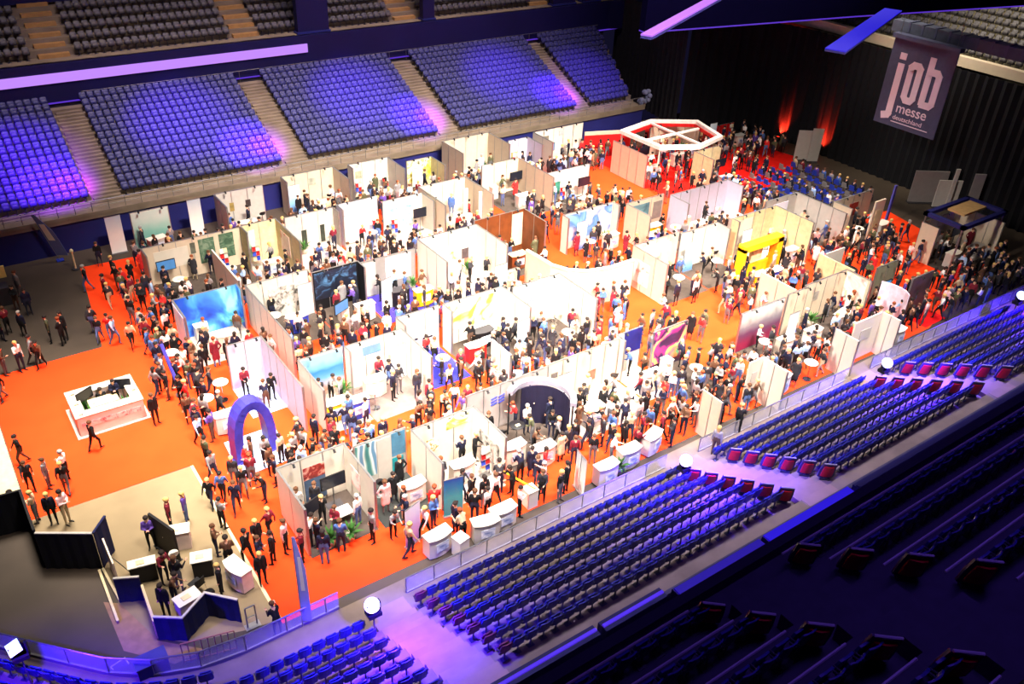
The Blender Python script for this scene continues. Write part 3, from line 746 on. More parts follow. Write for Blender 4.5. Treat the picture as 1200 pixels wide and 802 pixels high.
#@@PART booths
# ------------------------------------------------------------------ furniture prototypes
FP = {}; fused = set()
def fproto(kind):
    if kind in FP: return FP[kind]
    k, _, v = kind.partition(':')
    if k == 'counter':
        M_, T_ = {'': (WHITE, PALEG), 'red': (REDM, WHITE), 'blue': (BLUE, WHITE), 'black': (BLACK, DGREY), 'yellow': (YELLOW, WHITE), 'grey': (PALEG, WHITE), 'wood': (BROWN, CREAM), 'pink': (mat('pale_pink', (226, 196, 196)), WHITE)}[v]
        r = empty('reception_counter'); n = 8
        pts = [(-.55+1.1*i/n, -.22-.12*math.sin(PI*i/n)) for i in range(n+1)]+[(.55, .24), (-.55, .24)]
        MB().prism(pts, .06, 1.0, M_).build('body', r); MB().prism([(p[0]*1.07, p[1]*1.12) for p in pts], 1.0, 1.04, T_).build('counter_top', r)
        MB().prism([(p[0]*.94, p[1]*.9) for p in pts], 0, .06, DGREY).build('plinth', r)
        MB().box(-.3, .3, -.365, -.352, .35, .8, gfx('counter_print_'+v, [(230, 230, 230), (180, 190, 210), (90, 110, 160)] if v != 'red' else [(240, 230, 230), (220, 60, 60), (250, 250, 250)], 'noise', 2.2)).build('front_print', r)
    elif k == 'high_table':
        r = empty('high_table'); T_ = {'': WHITE, 'black': BLACK, 'red': REDM}[v]
        MB().lathe([(.0, 1.07), (.36, 1.07), (.375, 1.085), (.36, 1.1), (0, 1.1)], T_, n=20).build('tabletop', r, True); MB().tube((0, 0, .03), (0, 0, 1.07), .03, CHROME).build('pole', r)
        MB().lathe([(.0, .0), (.24, 0), (.24, .015), (.06, .04), (0, .04)], CHROME, n=18).build('base', r)
        MB().box(-.1, .12, -.14, .02, 1.1, 1.112, CREAM).build('leaflet', r)
    elif k == 'stool':
        r = empty('bar_stool'); S_ = {'': WHITE, 'black': BLACK, 'red': REDM}[v]
        MB().lathe([(0, .76), (.17, .76), (.19, .79), (.18, .83), (0, .84)], S_, n=16).build('seat', r, True); MB().tube((0, 0, .03), (0, 0, .76), .025, CHROME).build('pole', r)
        MB().lathe([(0, 0), (.2, 0), (.2, .015), (.05, .035), (0, .035)], CHROME, n=16).build('base', r)
        a = MB(); q = [(.15*math.cos(t*PI/4), .15*math.sin(t*PI/4), .28) for t in range(9)]
        for c, d in zip(q[:-1], q[1:]): a.tube(c, d, .012, CHROME, n=5)
        a.tube((0, 0, .28), (.15, 0, .28), .01, CHROME, n=5); a.build('footrest', r)
        a = MB(); curved_panel(a, .34, .84, 1.02, -.15, -.18, .02, S_, .03); a.build('backrest', r)
    elif k == 'banner':
        cols = {'': [(240, 238, 232), (225, 222, 214), (170, 180, 190)], 'blue': [(60, 110, 190), (150, 200, 235), (235, 240, 245)], 'green': [(60, 110, 70), (170, 200, 120), (240, 240, 220)], 'red': [(200, 40, 36), (240, 200, 190), (250, 245, 240)], 'orange': [(240, 130, 40), (250, 200, 120), (255, 245, 230)], 'teal': [(10, 120, 136), (20, 150, 160), (14, 60, 150)], 'violet': [(110, 80, 180), (200, 180, 235), (240, 235, 245)], 'dark': [(24, 26, 44), (50, 56, 90), (120, 120, 150)]}[v]
        r = empty('roll_up_banner'); MB().box(-.42, .42, -.01, .01, .08, 2.05, gfx('banner_print_'+v, cols, 'grad', 1)).build('banner_sheet', r)
        MB().box(-.44, .44, -.09, .09, 0, .08, ALU).build('base', r); a = MB(); a.tube((0, .03, .06), (0, .03, 2.06), .012, ALU, n=5); a.box(-.43, .43, -.015, .015, 2.04, 2.07, ALU); a.build('support_pole', r)
    elif k == 'screen':
        r = empty('display_screen'); MB().box(-.55, .55, -.03, .03, 1.05, 1.72, BLACK).build('screen_frame', r)
        MB().box(-.51, .51, -.036, -.03, 1.09, 1.68, mat('screen_'+(v or 'blue'), {'': (60, 110, 160), 'dark': (20, 24, 34), 'grey': (110, 120, 130)}[v], .3, emit={'': (70, 120, 170), 'dark': (16, 20, 30), 'grey': (90, 100, 110)}[v], es=.6)).build('display', r)
        MB().tube((0, .05, .03), (0, .05, 1.3), .035, ALU).build('pole', r); MB().box(-.35, .35, -.2, .28, 0, .03, DGREY).build('base', r)
    elif k == 'plant':
        r = empty('potted_plant'); MB().lathe([(0, 0), (.14, 0), (.19, .36), (.17, .36), (.15, .33), (0, .33)], {'': WHITE, 'dark': DGREY}[v], n=14).build('pot', r, True)
        a = MB(); R_ = random.Random(3)
        for i in range(34):
            t = R_.random()*2*PI; el = R_.uniform(.25, 1.4); L = R_.uniform(.35, .8); d = Vector((math.cos(t)*math.cos(el), math.sin(t)*math.cos(el), math.sin(el)))
            s_ = d.cross(Vector((0, 0, 1))).normalized()*.05; p = Vector((0, 0, .33)); q = p+d*L*.6; e = p+d*L+Vector((0, 0, -.1*L)); n_ = s_.cross(d).normalized()*.006
            a.add([p, q+s_, e, q-s_, q+n_, q-n_], [(0, 1, 4), (1, 2, 4), (2, 3, 4), (3, 0, 4), (1, 0, 5), (2, 1, 5), (3, 2, 5), (0, 3, 5)], GREEN)
        a.build('foliage', r)
    elif k == 'rack':
        r = empty('brochure_rack'); a = MB()
        for s in (-1, 1): a.tube((s*.24, 0, .02), (s*.24, 0, 1.5), .015, ALU, n=5)
        a.box(-.28, .28, -.18, .18, 0, .025, ALU); a.build('stand', r)
        for i in range(4):
            s_ = MB(); z = .35+i*.33; s_.box(-.24, .24, -.12, .02, z, z+.02, ALU); h_ = s_.build('shelf', r)
            l = MB(); 
            for j in range(2): l.add([(-.22+j*.23, -.09, z+.02), (-.01+j*.23, -.09, z+.02), (-.01+j*.23, -.02, z+.3), (-.22+j*.23, -.02, z+.3), (-.22+j*.23, -.07, z+.02), (-.01+j*.23, -.07, z+.02), (-.01+j*.23, 0, z+.3), (-.22+j*.23, 0, z+.3)], [(0, 1, 2, 3), (7, 6, 5, 4), (0, 3, 7, 4), (1, 5, 6, 2), (3, 2, 6, 7), (0, 4, 5, 1)], (CREAM, BLUE, REDM, WHITE)[(i+j) % 4])
            l.build('leaflets', h_)
    elif k == 'chair':
        S_ = {'': GREY, 'black': BLACK, 'white': WHITE, 'blue': BLUE}[v]
        r = empty('visitor_chair'); a = MB(); curved_panel(a, .44, .5, .88, -.2, -.26, .03, S_, .04); a.build('backrest', r)
        MB().box(-.23, .23, -.22, .23, .43, .48, S_).build('seat', r)
        for sx in (-1, 1):
            for sy in (-1, 1): MB().tube((sx*.2, sy*.19, .43), (sx*.23, sy*.23, 0), .012, CHROME, n=5).build('leg', r)
    elif k == 'armchair':
        S_ = {'': BLACK, 'white': WHITE, 'red': REDM}[v]
        r = empty('lounge_armchair'); MB().box(-.36, .36, -.3, .36, .16, .42, S_).build('seat', r); a = MB(); curved_panel(a, .8, .2, .8, -.3, -.4, .12, S_, .06); a.build('backrest', r)
        for s in (-1, 1): MB().box(s*.42-.07, s*.42+.07, -.34, .34, .14, .58, S_).build('armrest', r)
        a = MB(); [a.tube((sx*.34, sy*.28, 0), (sx*.34, sy*.28, .16), .02, CHROME, n=5) for sx in (-1, 1) for sy in (-1, 1)]; a.build('leg_frame', r)
    elif k == 'low_table':
        r = empty('coffee_table'); MB().box(-.42, .42, -.3, .3, .4, .44, WHITE).build('tabletop', r)
        for sx in (-1, 1):
            for sy in (-1, 1): MB().tube((sx*.36, sy*.24, 0), (sx*.36, sy*.24, .4), .02, CHROME, n=5).build('leg', r)
    elif k == 'cube':
        M_ = {'': WHITE, 'black': BLACK, 'red': REDM, 'yellow': YELLOW, 'blue': BLUE}[v]
        r = empty('display_plinth'); MB().box(-.25, .25, -.25, .25, 0, .9, M_).build('body', r); MB().box(-.27, .27, -.27, .27, .9, .93, M_).build('top', r)
    FP[kind] = r; return r
NICE = {'counter': 'counter', 'high_table': 'high table', 'stool': 'bar stool', 'banner': 'roll-up banner', 'screen': 'display screen', 'plant': 'potted plant', 'rack': 'brochure rack', 'chair': 'visitor chair', 'armchair': 'lounge armchair', 'low_table': 'coffee table', 'cube': 'display plinth'}
COLW = {'counter': {'': 'white', 'wood': 'wooden', 'pink': 'pale pink'}, 'high_table': {'': 'round white'}, 'stool': {'': 'white'}, 'banner': {'': 'pale', 'dark': 'dark blue'}, 'screen': {'': 'blue lit', 'dark': 'dark', 'grey': 'grey'}, 'plant': {'': 'white-potted', 'dark': 'dark-potted'}, 'rack': {'': 'silver'}, 'chair': {'': 'grey'}, 'armchair': {'': 'black'}, 'low_table': {'': 'white'}, 'cube': {'': 'white'}}
RAD = {'counter': .5, 'high_table': .37, 'stool': .2, 'banner': .3, 'screen': .4, 'plant': .2, 'rack': .28, 'chair': .28, 'armchair': .48, 'low_table': .45, 'cube': .3}
def furn(kind, x, y, ref, rz=0, prep='in', force=False, s=1):
    k, _, v = kind.partition(':')
    if not force and not free(x, y, RAD[k]*.9): return None
    occ.append((x, y, RAD[k])); o = place(fproto(kind), (x, y, .016), rz, fused)
    if s != 1: o.scale = (s, s, s)
    tag(o, '%s %s %s %s' % (COLW[k].get(v, v), NICE[k], prep, ref), NICE[k]); return o
# ------------------------------------------------------------------ booths
FR = random.Random(5)
for w4 in ((27.1, 21.5, 27.1, 20.25), (31.6, 21.8, 31.6, 20.25), (30.6, 21.8, 31.6, 21.8), (37.2, 21.7, 37.2, 20.25), (40.8, 21.4, 40.8, 20.25), (38.4, 21.4, 40.8, 21.4), (43.8, 28, 43.8, 25.4), (38.75, 28.2, 38.75, 25.6), (12.5, 47, 12.5, 42.6), (21.25, 30.6, 21.25, 28.9), (28.6, 37.8, 28.7, 36.6), (28.7, 36.6, 28.75, 35.5), (28.75, 35.5, 29.2, 34.5), (29.2, 34.5, 30.15, 33.8), (30.15, 33.8, 31.6, 33.45), (31.6, 33.45, 33.4, 33.5), (44.6, 23.9, 44.4, 22)): walls.append(w4)
occ.append((45.6, 27.3, 1.2))
BO = []
def booth(ref, label, x0, x1, yb, dep=2.8, L=1, R=1, h=2.5, m=WHITE, floor=BOOTHF, g=(), gr=(), gl=(), ppl=3, items=None, cat='exhibition booth', fm=None, back=1, outp=2):
    t = empty('exhibition_booth', (x0, yb, 0)); W = x1-x0
    if floor is not None: MB().box(0, W, -dep-.15, 0, .012, .022, floor).build('floor_mat', t)
    if back: MB().box(0, W, -.04, .04, .02, h, m).build('back_wall', t); walls.append((x0, yb, x1, yb))
    if L: 
        MB().box(-.04, .04, -dep*L, 0, .02, h, m).build('side_wall', t); walls.append((x0, yb, x0, yb-dep*L))
    if R:
        MB().box(W-.04, W+.04, -dep*R, 0, .02, h, m).build('side_wall', t); walls.append((x1, yb, x1, yb-dep*R))
    a = MB(); P = [(u, 0) for u in np.linspace(0, W, max(2, int(W+.5)+1))] if back else []
    if L: P += [(0, -dep*L*i/max(1, int(dep*L))) for i in range(1, max(1, int(dep*L))+1)]
    if R: P += [(W, -dep*R*i/max(1, int(dep*R))) for i in range(1, max(1, int(dep*R))+1)]
    for (u, v) in P: a.box(u-.022, u+.022, v-.05, v+.05, .02, h+.012, ALU) if v == 0 else a.box(u-.05, u+.05, v-.022, v+.022, .02, h+.012, ALU)
    if back: a.box(0, W, -.045, .045, h, h+.02, ALU)
    if L: a.box(-.045, .045, -dep*L, 0, h, h+.02, ALU)
    if R: a.box(W-.045, W+.045, -dep*R, 0, h, h+.02, ALU)
    if P: a.build('wall_posts', t)
    for (u0, u1, z0, z1, mm) in g: MB().box(u0, u1, -.062, -.042, z0, z1, mm).build('graphic_panel', t)
    for (v0, v1, z0, z1, mm) in gr: MB().box(W-.062, W-.042, -v1, -v0, z0, z1, mm).build('graphic_panel', t)
    for (v0, v1, z0, z1, mm) in gl: MB().box(-.062, -.042, -v1, -v0, z0, z1, mm).build('graphic_panel', t)
    if back and W > 1.5:
        for u in np.linspace(W*.2, W*.8, 2 if W < 4 else 3):
            MB().tube((u, 0, h), (u, -.35, h+.18), .012, BLACK, n=5).tube((u, -.33, h+.2), (u, -.45, h+.08), .05, BLACK, .06, 8).build('spotlight', t)
    tag(t, label, cat)
    BO.append((ref, x0, x1, yb, dep))
    xm = (x0+x1)/2
    if items is None:
        items = []
        r = FR; n = max(1, int(W/2))
        for i in range(n):
            items.append((r.choice(['counter', 'counter', 'high_table', 'counter', 'counter:grey', 'high_table']), x0+W*(i+.5)/n+r.uniform(-.2, .2), yb-dep*r.uniform(.55, .9), r.choice((0, 0, .2))))
        items.append((r.choice(['rack', 'banner', 'plant', 'screen', 'banner:blue', 'cube']), x0+W*r.uniform(.12, .3), yb-.55, 0))
        if W > 2.6: items.append((r.choice(['stool', 'stool:black', 'screen:dark', 'plant', 'rack']), x1-W*r.uniform(.12, .25), yb-.6, 0))
    for it in items: furn(it[0], it[1], it[2], ref, it[3] if len(it) > 3 else 0, force=False)
    k = 0; tries = 0
    while k < ppl and tries < 40:
        tries += 1; x = PR.uniform(x0+.35, x1-.35); y = yb-PR.uniform(.45, dep)
        if person(x, y, 'in '+ref, rz=PR.choice((PI, PI, PI+.6, PI-.6, 0, .8))): k += 1
    k = 0; tries = 0
    while k < outp and tries < 30:
        tries += 1; x = PR.uniform(x0, x1); y = yb-dep-PR.uniform(.3, .9)
        if person(x, y, 'before '+ref, rz=PR.choice((0, 0, .5, -.5, PI/2))): k += 1
    return t
def small(u, w, c, z0=1.2, z1=1.8): return (u, u+w, z0, z1, mat('poster_%d_%d_%d' % c, tuple(v*.78 for v in c), .5, noise=.3, scale=3))
G = {
 'wave': gfx('blue_wave_print', [(20, 52, 170), (30, 90, 205), (70, 160, 232), (150, 225, 240)], 'noise', .45, .5, 1.2),
 'aqua': gfx('aqua_print', [(80, 150, 140), (130, 185, 170), (200, 210, 200)], 'grad'),
 'landscape': gfx('landscape_print', [(176, 110, 44), (190, 150, 130), (84, 136, 190), (44, 108, 176), (120, 170, 210)], 'grad'),
 'greenp': gfx('green_board_print', [(40, 70, 52), (70, 100, 78), (120, 136, 116)], 'noise', 2),
 'night': gfx('night_print', [(12, 16, 30), (20, 30, 52), (70, 110, 150)], 'noise', 1.5),
 'sunny': gfx('sunny_print', [(200, 190, 60), (204, 202, 180), (196, 198, 188), (140, 160, 70)], 'noise', .8),
 'swoosh': gfx('swoosh_print', [(196, 202, 212), (190, 200, 214), (70, 120, 190), (120, 170, 210)], 'noise', .7, .9, 1),
 'rainbow': gfx('rainbow_print', [(40, 26, 60), (60, 34, 80), (190, 40, 130), (250, 170, 90), (80, 210, 150), (50, 34, 90)], 'noise', .75),
 'dusk': gfx('dusk_print', [(130, 20, 60), (124, 24, 62), (96, 52, 84), (120, 112, 122), (186, 182, 176)], 'grad'),
 'glassy': gfx('teal_glass_print', [(60, 120, 120), (150, 180, 176), (220, 224, 220), (90, 130, 160)], 'wave', .5, 0, 1.5),
 'screen': gfx('teal_screen_print', [(52, 84, 96), (84, 122, 132), (110, 140, 140)], 'noise', 1),
 'lime': gfx('lime_print', [(150, 160, 30), (220, 216, 120), (250, 248, 220), (70, 74, 20)], 'noise', 1.2),
 'photo': gfx('photo_wall_print', [(200, 192, 182), (196, 188, 180), (150, 144, 138), (60, 60, 56)], 'noise', 2.6),
 'pinky': gfx('pink_print', [(246, 226, 214), (240, 214, 206), (220, 120, 110)], 'noise', 1),
 'brownp': gfx('grey_brown_print', [(76, 58, 62), (92, 72, 76), (70, 56, 60)], 'noise', .8),
 'lilacw': gfx('lilac_wash_print', [(226, 222, 240), (236, 232, 244), (170, 190, 236)], 'noise', .6),
 'fruit': gfx('flower_print', [(232, 226, 210), (232, 226, 210), (170, 120, 30), (60, 70, 20)], 'noise', 3),
}
# back row along the navy wall
booth('aqua booth', 'free-standing turquoise and white backdrop before the navy wall, far left', 9.8, 12.15, 54.4, 1.6, 0, 0, 2.5, g=[(.03, 2.3, .05, 2.45, G['aqua'])], ppl=2)
booth('pale grey booth', 'pale grey booth with small posters against the navy wall', 15.2, 18.5, 54.5, 2.4, 1, 0, 2.6, PALEG, g=[small(.9, .3, (190, 160, 90)), small(2.0, .35, (70, 60, 60), 1.3, 1.8)], ppl=3)
booth('crowded white booth', 'wide white booth packed with visitors in red against the navy wall', 20.1, 24.0, 55.2, 2.7, .4, 1, 2.6, WARM, g=[small(1.9, .6, (200, 200, 180), 1.6, 2.1)], ppl=9, outp=5)
booth('double white booth', 'white booth with open left half against the navy wall', 25.1, 28.3, 55.0, 2.6, .3, 1, 2.6, WHITE, g=[small(.5, .5, (190, 190, 160), 1.4, 2.0)], ppl=6, outp=4)
booth('lime booth', 'small yellow-green booth against the navy wall', 29.2, 31.3, 53.8, 2.0, 0, 1, 2.5, CREAM, g=[(.05, 2.05, .8, 2.45, G['lime'])], ppl=2)
booth('tall cream booth', 'tall cream white booth with closed sides against the navy wall', 33.0, 37.2, 55.0, 3.0, 1, 1, 3.0, WARM, ppl=5, outp=3)
booth('slim white booth', 'slim white booth beside the tall cream booth', 38.3, 40.2, 53.8, 2.0, 0, 1, 2.5, LILAC, g=[small(.3, .6, (200, 190, 110), .9, 1.5)], ppl=2)
booth('grey picture booth', 'white booth with one grey square picture, last along the navy wall', 40.9, 46.0, 54.0, 2.6, 1, 0, 2.7, WHITE, g=[small(.9, .65, (150, 140, 120), 1.5, 2.2), small(2.6, .5, (220, 220, 220), 2.0, 2.4)], ppl=6, outp=4)
# second row
booth('green board booth', 'long white booth with two dark green boards, left end of second row', 9.05, 14.9, 49.1, 3.2, .35, 0, 2.5, WARM, BOOTHF, g=[(3.25, 4.2, .7, 2.3, G['greenp']), (4.5, 5.4, .75, 2.35, G['greenp']), (.6, 2.6, .9, 2.1, WHITE), small(2.75, .3, (120, 124, 110), 1.5, 2.2)], ppl=7, outp=5)
booth('curved cream booth', 'cream booth with long curved looking side wall beside the green boards', 14.95, 17.2, 49.0, 3.8, .3, 1, 2.6, CREAM, BOOTHL, g=[(.3, .8, .4, 2.2, G['aqua'])], gr=[(.8, 2.2, .8, 2.2, G['pinky'])], ppl=3)
booth('grey arch booth', 'pale grey walled booth with dark green columns in second row', 17.8, 21.1, 49.0, 3.0, 0, .3, 2.5, PALEG, BOOTHL, g=[small(1.0, .35, (60, 66, 56), .2, 1.4), small(2.3, .3, (60, 66, 56), .3, 1.5)], ppl=3)
booth('lilac booth', 'lilac white booth with blue clad staff in second row', 21.3, 24.2, 48.8, 3.0, .3, 0, 2.7, LILAC, BOOTHL, g=[(.9, 2.0, .5, 2.0, G['lilacw'])], ppl=4)
booth('aqua dotted booth', 'white booth with blotchy aqua wall print in second row', 24.3, 27.3, 48.2, 3.2, 0, .5, 2.5, WHITE, BOOTHL, g=[(.4, 2.2, .5, 1.9, gfx('aqua_blotch', [(236, 240, 240), (150, 200, 214), (90, 130, 150)], 'noise', 3)), ], ppl=3)
booth('pergola booth', 'white slatted roofed booth in second row behind the brown stand', 27.6, 31.4, 49.2, 3.6, 1, 1, 2.5, WARM, BOOTHL, ppl=4)
booth('long side wall booth', 'booth with long white side wall running towards the camera', 33.6, 36.9, 50.4, 4.4, 0, 1, 2.5, WARM, BOOTHF, ppl=5)
booth('mint booth', 'low white booth with mint green shirts inside in second row', 37.1, 41.0, 47.0, 2.6, 0, 0, 2.4, WHITE, BOOTHF, ppl=6, g=[small(.5, .7, (70, 150, 130), .6, 1.6)])
# third row
booth('blue wave booth', 'booth with big bright blue wave wall, left end of third row', 8.8, 12.25, 42.3, 3.0, .7, .25, 2.5, mat('blue_wall', (60, 120, 210), .5), BOOTHL, g=[(.03, 3.4, .05, 2.48, G['wave'])], gr=[(.03, .7, .05, 2.48, G['wave'])], gl=[(.1, 1.9, .1, 2.4, G['lilacw'])], ppl=4, outp=6)
booth('photo wall booth', 'white booth with many small photos on the wall in third row', 12.6, 16.2, 41.9, 3.2, 2.0, 0, 2.5, WHITE, BOOTHF, g=[(1.2, 3.3, .3, 1.9, G['photo'])], ppl=5, outp=4, items=[('counter:blue', 14.6, 39.9), ('high_table', 13.5, 40.4), ('banner', 15.7, 41.2), ('stool', 13.2, 39.5)])
booth('night blue booth', 'black walled booth with night sky print in third row', 16.25, 19.1, 41.4, 3.0, 0, .3, 2.5, BLACK, BOOTHF, g=[(.1, 2.7, .7, 2.4, G['night'])], ppl=4, outp=4, items=[('cube', 17.2, 39.6), ('counter', 18.3, 39.1), ('screen', 16.8, 38.9, .4)])
booth('purple floor booth', 'grey curtained booth with purple floor in third row', 19.2, 22.8, 41.3, 3.2, 0, 0, 2.4, GREY, mat('purple_carpet', (56, 44, 140), .95), g=[(.05, .95, .1, 2.3, PALEG), (1.6, 3.3, .7, 2.3, G['pinky'])], ppl=5, items=[('counter:yellow', 22.0, 38.9), ('banner', 19.9, 39.4, .3), ('counter:black', 20.8, 39.6), ('plant', 22.3, 40.7)])
booth('big rounded white booth', 'big white booth with closed side walls in third row', 23.1, 27.3, 41.4, 3.4, 1, 1, 2.9, WHITE, BOOTHL, g=[(1.9, 2.9, .9, 1.5, G['sunny']), small(3.1, .5, (96, 80, 84), .8, 1.5), small(3.3, .6, (224, 120, 100), .3, .8)], ppl=5)
booth('brown wood stand', 'dark brown wooden stand in third row beside the orange aisle', 27.45, 31.3, 41.9, 3.0, 0, .8, 2.9, BROWN, BOOTHF, g=[(2.9, 3.75, .4, 2.7, WARM)], ppl=4, items=[('counter:wood', 29.4, 39.8), ('stool:black', 28.4, 40.2)])
booth('blue swoosh booth', 'white rounded booth with pale blue swoosh on the wall', 33.3, 37.6, 40.3, 2.2, .3, .3, 2.6, WHITE, None, g=[(.1, 4.2, .6, 2.5, G['swoosh'])], ppl=6, outp=4)
booth('teal screen booth', 'booth with large dark teal screen and small grey screen', 38.2, 41.6, 39.6, 3.0, .8, 0, 2.6, WARM, BOOTHF, g=[(.4, 2.1, 1.0, 2.3, G['screen']), (2.5, 3.3, .9, 2.2, mat('taupe_board', (130, 116, 110), .5))], ppl=6, items=[('counter:blue', 38.9, 37.6), ('counter:yellow', 40.0, 38.6), ('high_table', 41.0, 37.5)])
booth('pink lilac booth', 'lilac and pinkish white booth right of the teal screens', 41.9, 47.6, 39.2, 3.0, .6, .5, 2.6, LILAC, BOOTHL, ppl=7, outp=4)
# fourth row
booth('blue arch stand', 'tall white walled stand with long side wall behind the blue arch', 9.6, 11.35, 36.4, 2.6, 0, 1.95, 2.6, LILAC, mat('ice_blue_floor', (176, 190, 232), .6), ppl=3, outp=0, items=[('high_table', 10.3, 34.9)])
booth('landscape booth', 'white booth with sky blue and sand landscape wall in fourth row', 12.1, 14.4, 33.6, 2.9, 1, 0, 2.5, WHITE, BOOTHL, g=[(.1, 2.25, .3, 2.45, G['landscape'])], ppl=4, outp=3, items=[('counter:yellow', 12.9, 31.6), ('plant', 14.0, 33.0), ('counter:blue', 13.9, 31.2)])
booth('blue sign booth', 'white booth with a small grey-blue sign high on the wall', 14.45, 17.6, 33.4, 3.0, .2, 1, 2.6, WHITE, mat('taupe_carpet', (112, 92, 88), .95), g=[(.9, 1.9, 1.75, 2.25, mat('grey_blue_sign', (92, 124, 162), .5))], ppl=5, outp=1, items=[('counter', 15.4, 32.3), ('banner', 17.1, 32.9), ('high_table', 14.9, 31.3)])
booth('white panel booth', 'booth of tall white panels with a black shelf in fourth row', 17.9, 20.4, 34.5, 3.2, .3, 0, 2.6, WHITE, mat('indigo_carpet', (44, 44, 150), .95), g=[(.4, 1.2, .9, 1.0, BLACK), (1.5, 2.1, .8, .9, BLACK)], ppl=4)
booth('sunny print booth', 'white booth with faint yellow-green print in fourth row', 20.6, 24.4, 34.3, 3.0, .3, .9, 2.7, WHITE, BOOTHF, g=[(.4, 3.2, .9, 2.5, G['sunny']), (.05, .4, .1, 2.5, mat('olive_strip', (186, 186, 70), .6))], ppl=7, items=[('counter:red', 21.4, 32.3), ('banner:blue', 24.0, 31.6), ('counter:black', 22.5, 33.3), ('cube:yellow', 21.1, 31.7)])
booth('bright logo booth', 'brilliant white booth with small grey-blue logo in fourth row', 24.6, 27.8, 33.6, 3.4, 0, 1, 2.9, WHITE, BOOTHF, g=[(1.1, 1.75, 1.5, 1.95, gfx('logo_blotch', [(190, 190, 190), (80, 100, 140), (180, 184, 190), (60, 84, 130)], 'noise', 5))], ppl=6, outp=6)
booth('warm side booth', 'low warm white counter booth left of the curved white wall', 26.0, 28.2, 38.0, 2.4, 0, 0, 1.2, WARM, BOOTHL, ppl=4)
booth('pink panel booth', 'white booth with pinkish grey notice panel facing the orange aisle', 34.2, 38.0, 34.4, 3.0, 1, 0, 2.7, WARM, BOOTHF, gl=[(.3, 1.6, .5, 2.0, G['pinky'])], g=[(.6, 3.2, .8, 2.4, WHITE)], ppl=6, outp=3)
booth('bright corner booth', 'bright white booth right of the pink panel booth', 38.1, 41.4, 34.3, 2.8, 0, .4, 2.6, WHITE, BOOTHF, ppl=4)
booth('large cream booth', 'large cream white booth behind the yellow frame', 42.2, 46.4, 33.8, 3.2, .2, 1, 2.9, CREAM, BOOTHL, g=[(.3, 2.0, .9, 2.6, WHITE)], ppl=4, outp=3)
booth('purple staff booth', 'white booth with slanting white top edge, far right of fourth row', 46.9, 50.2, 35.0, 3.2, 0, 1.3, 2.6, PALEG, BOOTHF, g=[(.8, 2.4, 1.2, 2.2, G['lilacw'])], ppl=4)
# front row
booth('open corner booth', 'white booth with grey lounge and screens, front left corner of front row', 8.25, 11.2, 26.8, 2.8, 1, 1, 2.5, WHITE, BOOTHF, g=[(1.05, 2.0, .15, 1.35, mat('slate_poster', (66, 84, 110), .5, noise=.3)), (1.05, 2.0, 1.35, 2.0, gfx('red_poster', [(232, 180, 160), (150, 40, 36), (90, 40, 40)], 'noise', 2)), small(.35, .2, (170, 160, 150), .9, 1.1)], gr=[(.7, 1.5, .9, 1.9, G['pinky'])], ppl=3, outp=3,
      items=[('screen:dark', 8.75, 25.1, .3), ('low_table', 10.2, 25.2), ('plant', 9.2, 24.1), ('plant', 10.0, 23.95), ('chair:white', 10.6, 25.4, 2), ('screen:dark', 10.3, 26.1), ('high_table', 10.9, 24.3)])
booth('teal glass booth', 'glazed teal and grey booth between two white booths in front row', 11.45, 13.9, 26.4, 2.5, 0, 0, 2.5, PALEG, mat('dark_green_carpet', (44, 46, 44), .95), g=[(.05, 1.0, .6, 2.45, G['glassy']), (1.05, 1.7, .1, 2.4, PALEG), (1.75, 2.4, 1.2, 2.45, mat('steel_blue', (70, 120, 150), .5, noise=.2)), (1.75, 2.3, .3, 1.1, TEAL)], ppl=6, outp=2, items=[('counter', 13.2, 24.6), ('stool:black', 12.2, 25.6)])
booth('flower picture booth', 'white booth with a round flower picture in front row', 14.0, 17.15, 26.0, 2.6, 1, 1, 2.6, WHITE, BOOTHL, g=[(.7, 1.3, 1.0, 1.7, G['fruit']), (1.7, 2.9, 1.9, 2.5, G['lime'])], gr=[(.6, 2.2, .5, 1.8, G['photo'])], ppl=4, outp=5, items=[('counter', 15.7, 24.6), ('banner:teal', 14.2, 22.9, -.2), ('rack', 16.7, 24.3, 0), ('stool', 14.7, 25.2)])
t = booth('grey logo booth', 'plain grey walled booth with a small blue logo in front row', 17.35, 22.0, 26.9, 3.0, 0, 0, 2.5, mat('logo_wall_grey', (160, 150, 148), .7, noise=.04), BOOTHF, ppl=9, outp=6, items=[('counter', 18.3, 24.4), ('high_table:black', 19.2, 25.4), ('counter', 19.4, 23.6), ('stool:black', 18.5, 25.6)])
LB = mat('logo_blue', (70, 80, 190), .5, noise=0)
for sx in (0, 1):
    for i in range(3):
        a = MB(); u = 1.35+sx*.42; z = 1.45+i*.17; a.add([(u, -.07, z), (u+.34, -.07, z+.06), (u+.34, -.07, z+.14), (u, -.07, z+.08), (u, -.05, z), (u+.34, -.05, z+.06), (u+.34, -.05, z+.14), (u, -.05, z+.08)], [(0, 1, 2, 3), (7, 6, 5, 4), (0, 4, 5, 1), (1, 5, 6, 2), (2, 6, 7, 3), (3, 7, 4, 0)], LB); a.build('logo_bar', t)
booth('tall panel booth', 'booth of warm white tall panels behind the curved dark booth', 22.1, 26.6, 27.0, 3.0, 0, 0, 2.5, WARM, BOOTHL, g=[small(2.6, .5, (220, 120, 96), .6, 1.2), small(.2, .4, (120, 110, 110), 1.6, 1.9)], ppl=7, outp=6)
booth('navy square booth', 'white booth with a dark navy square panel on top', 26.75, 28.5, 27.3, 2.6, .25, 0, 2.5, WHITE, BOOTHL, g=[(.5, 1.72, 1.15, 2.5, mat('navy_square', (28, 30, 104), .6)), (-.0, .4, .4, 2.2, LILAC)], ppl=4, outp=3)
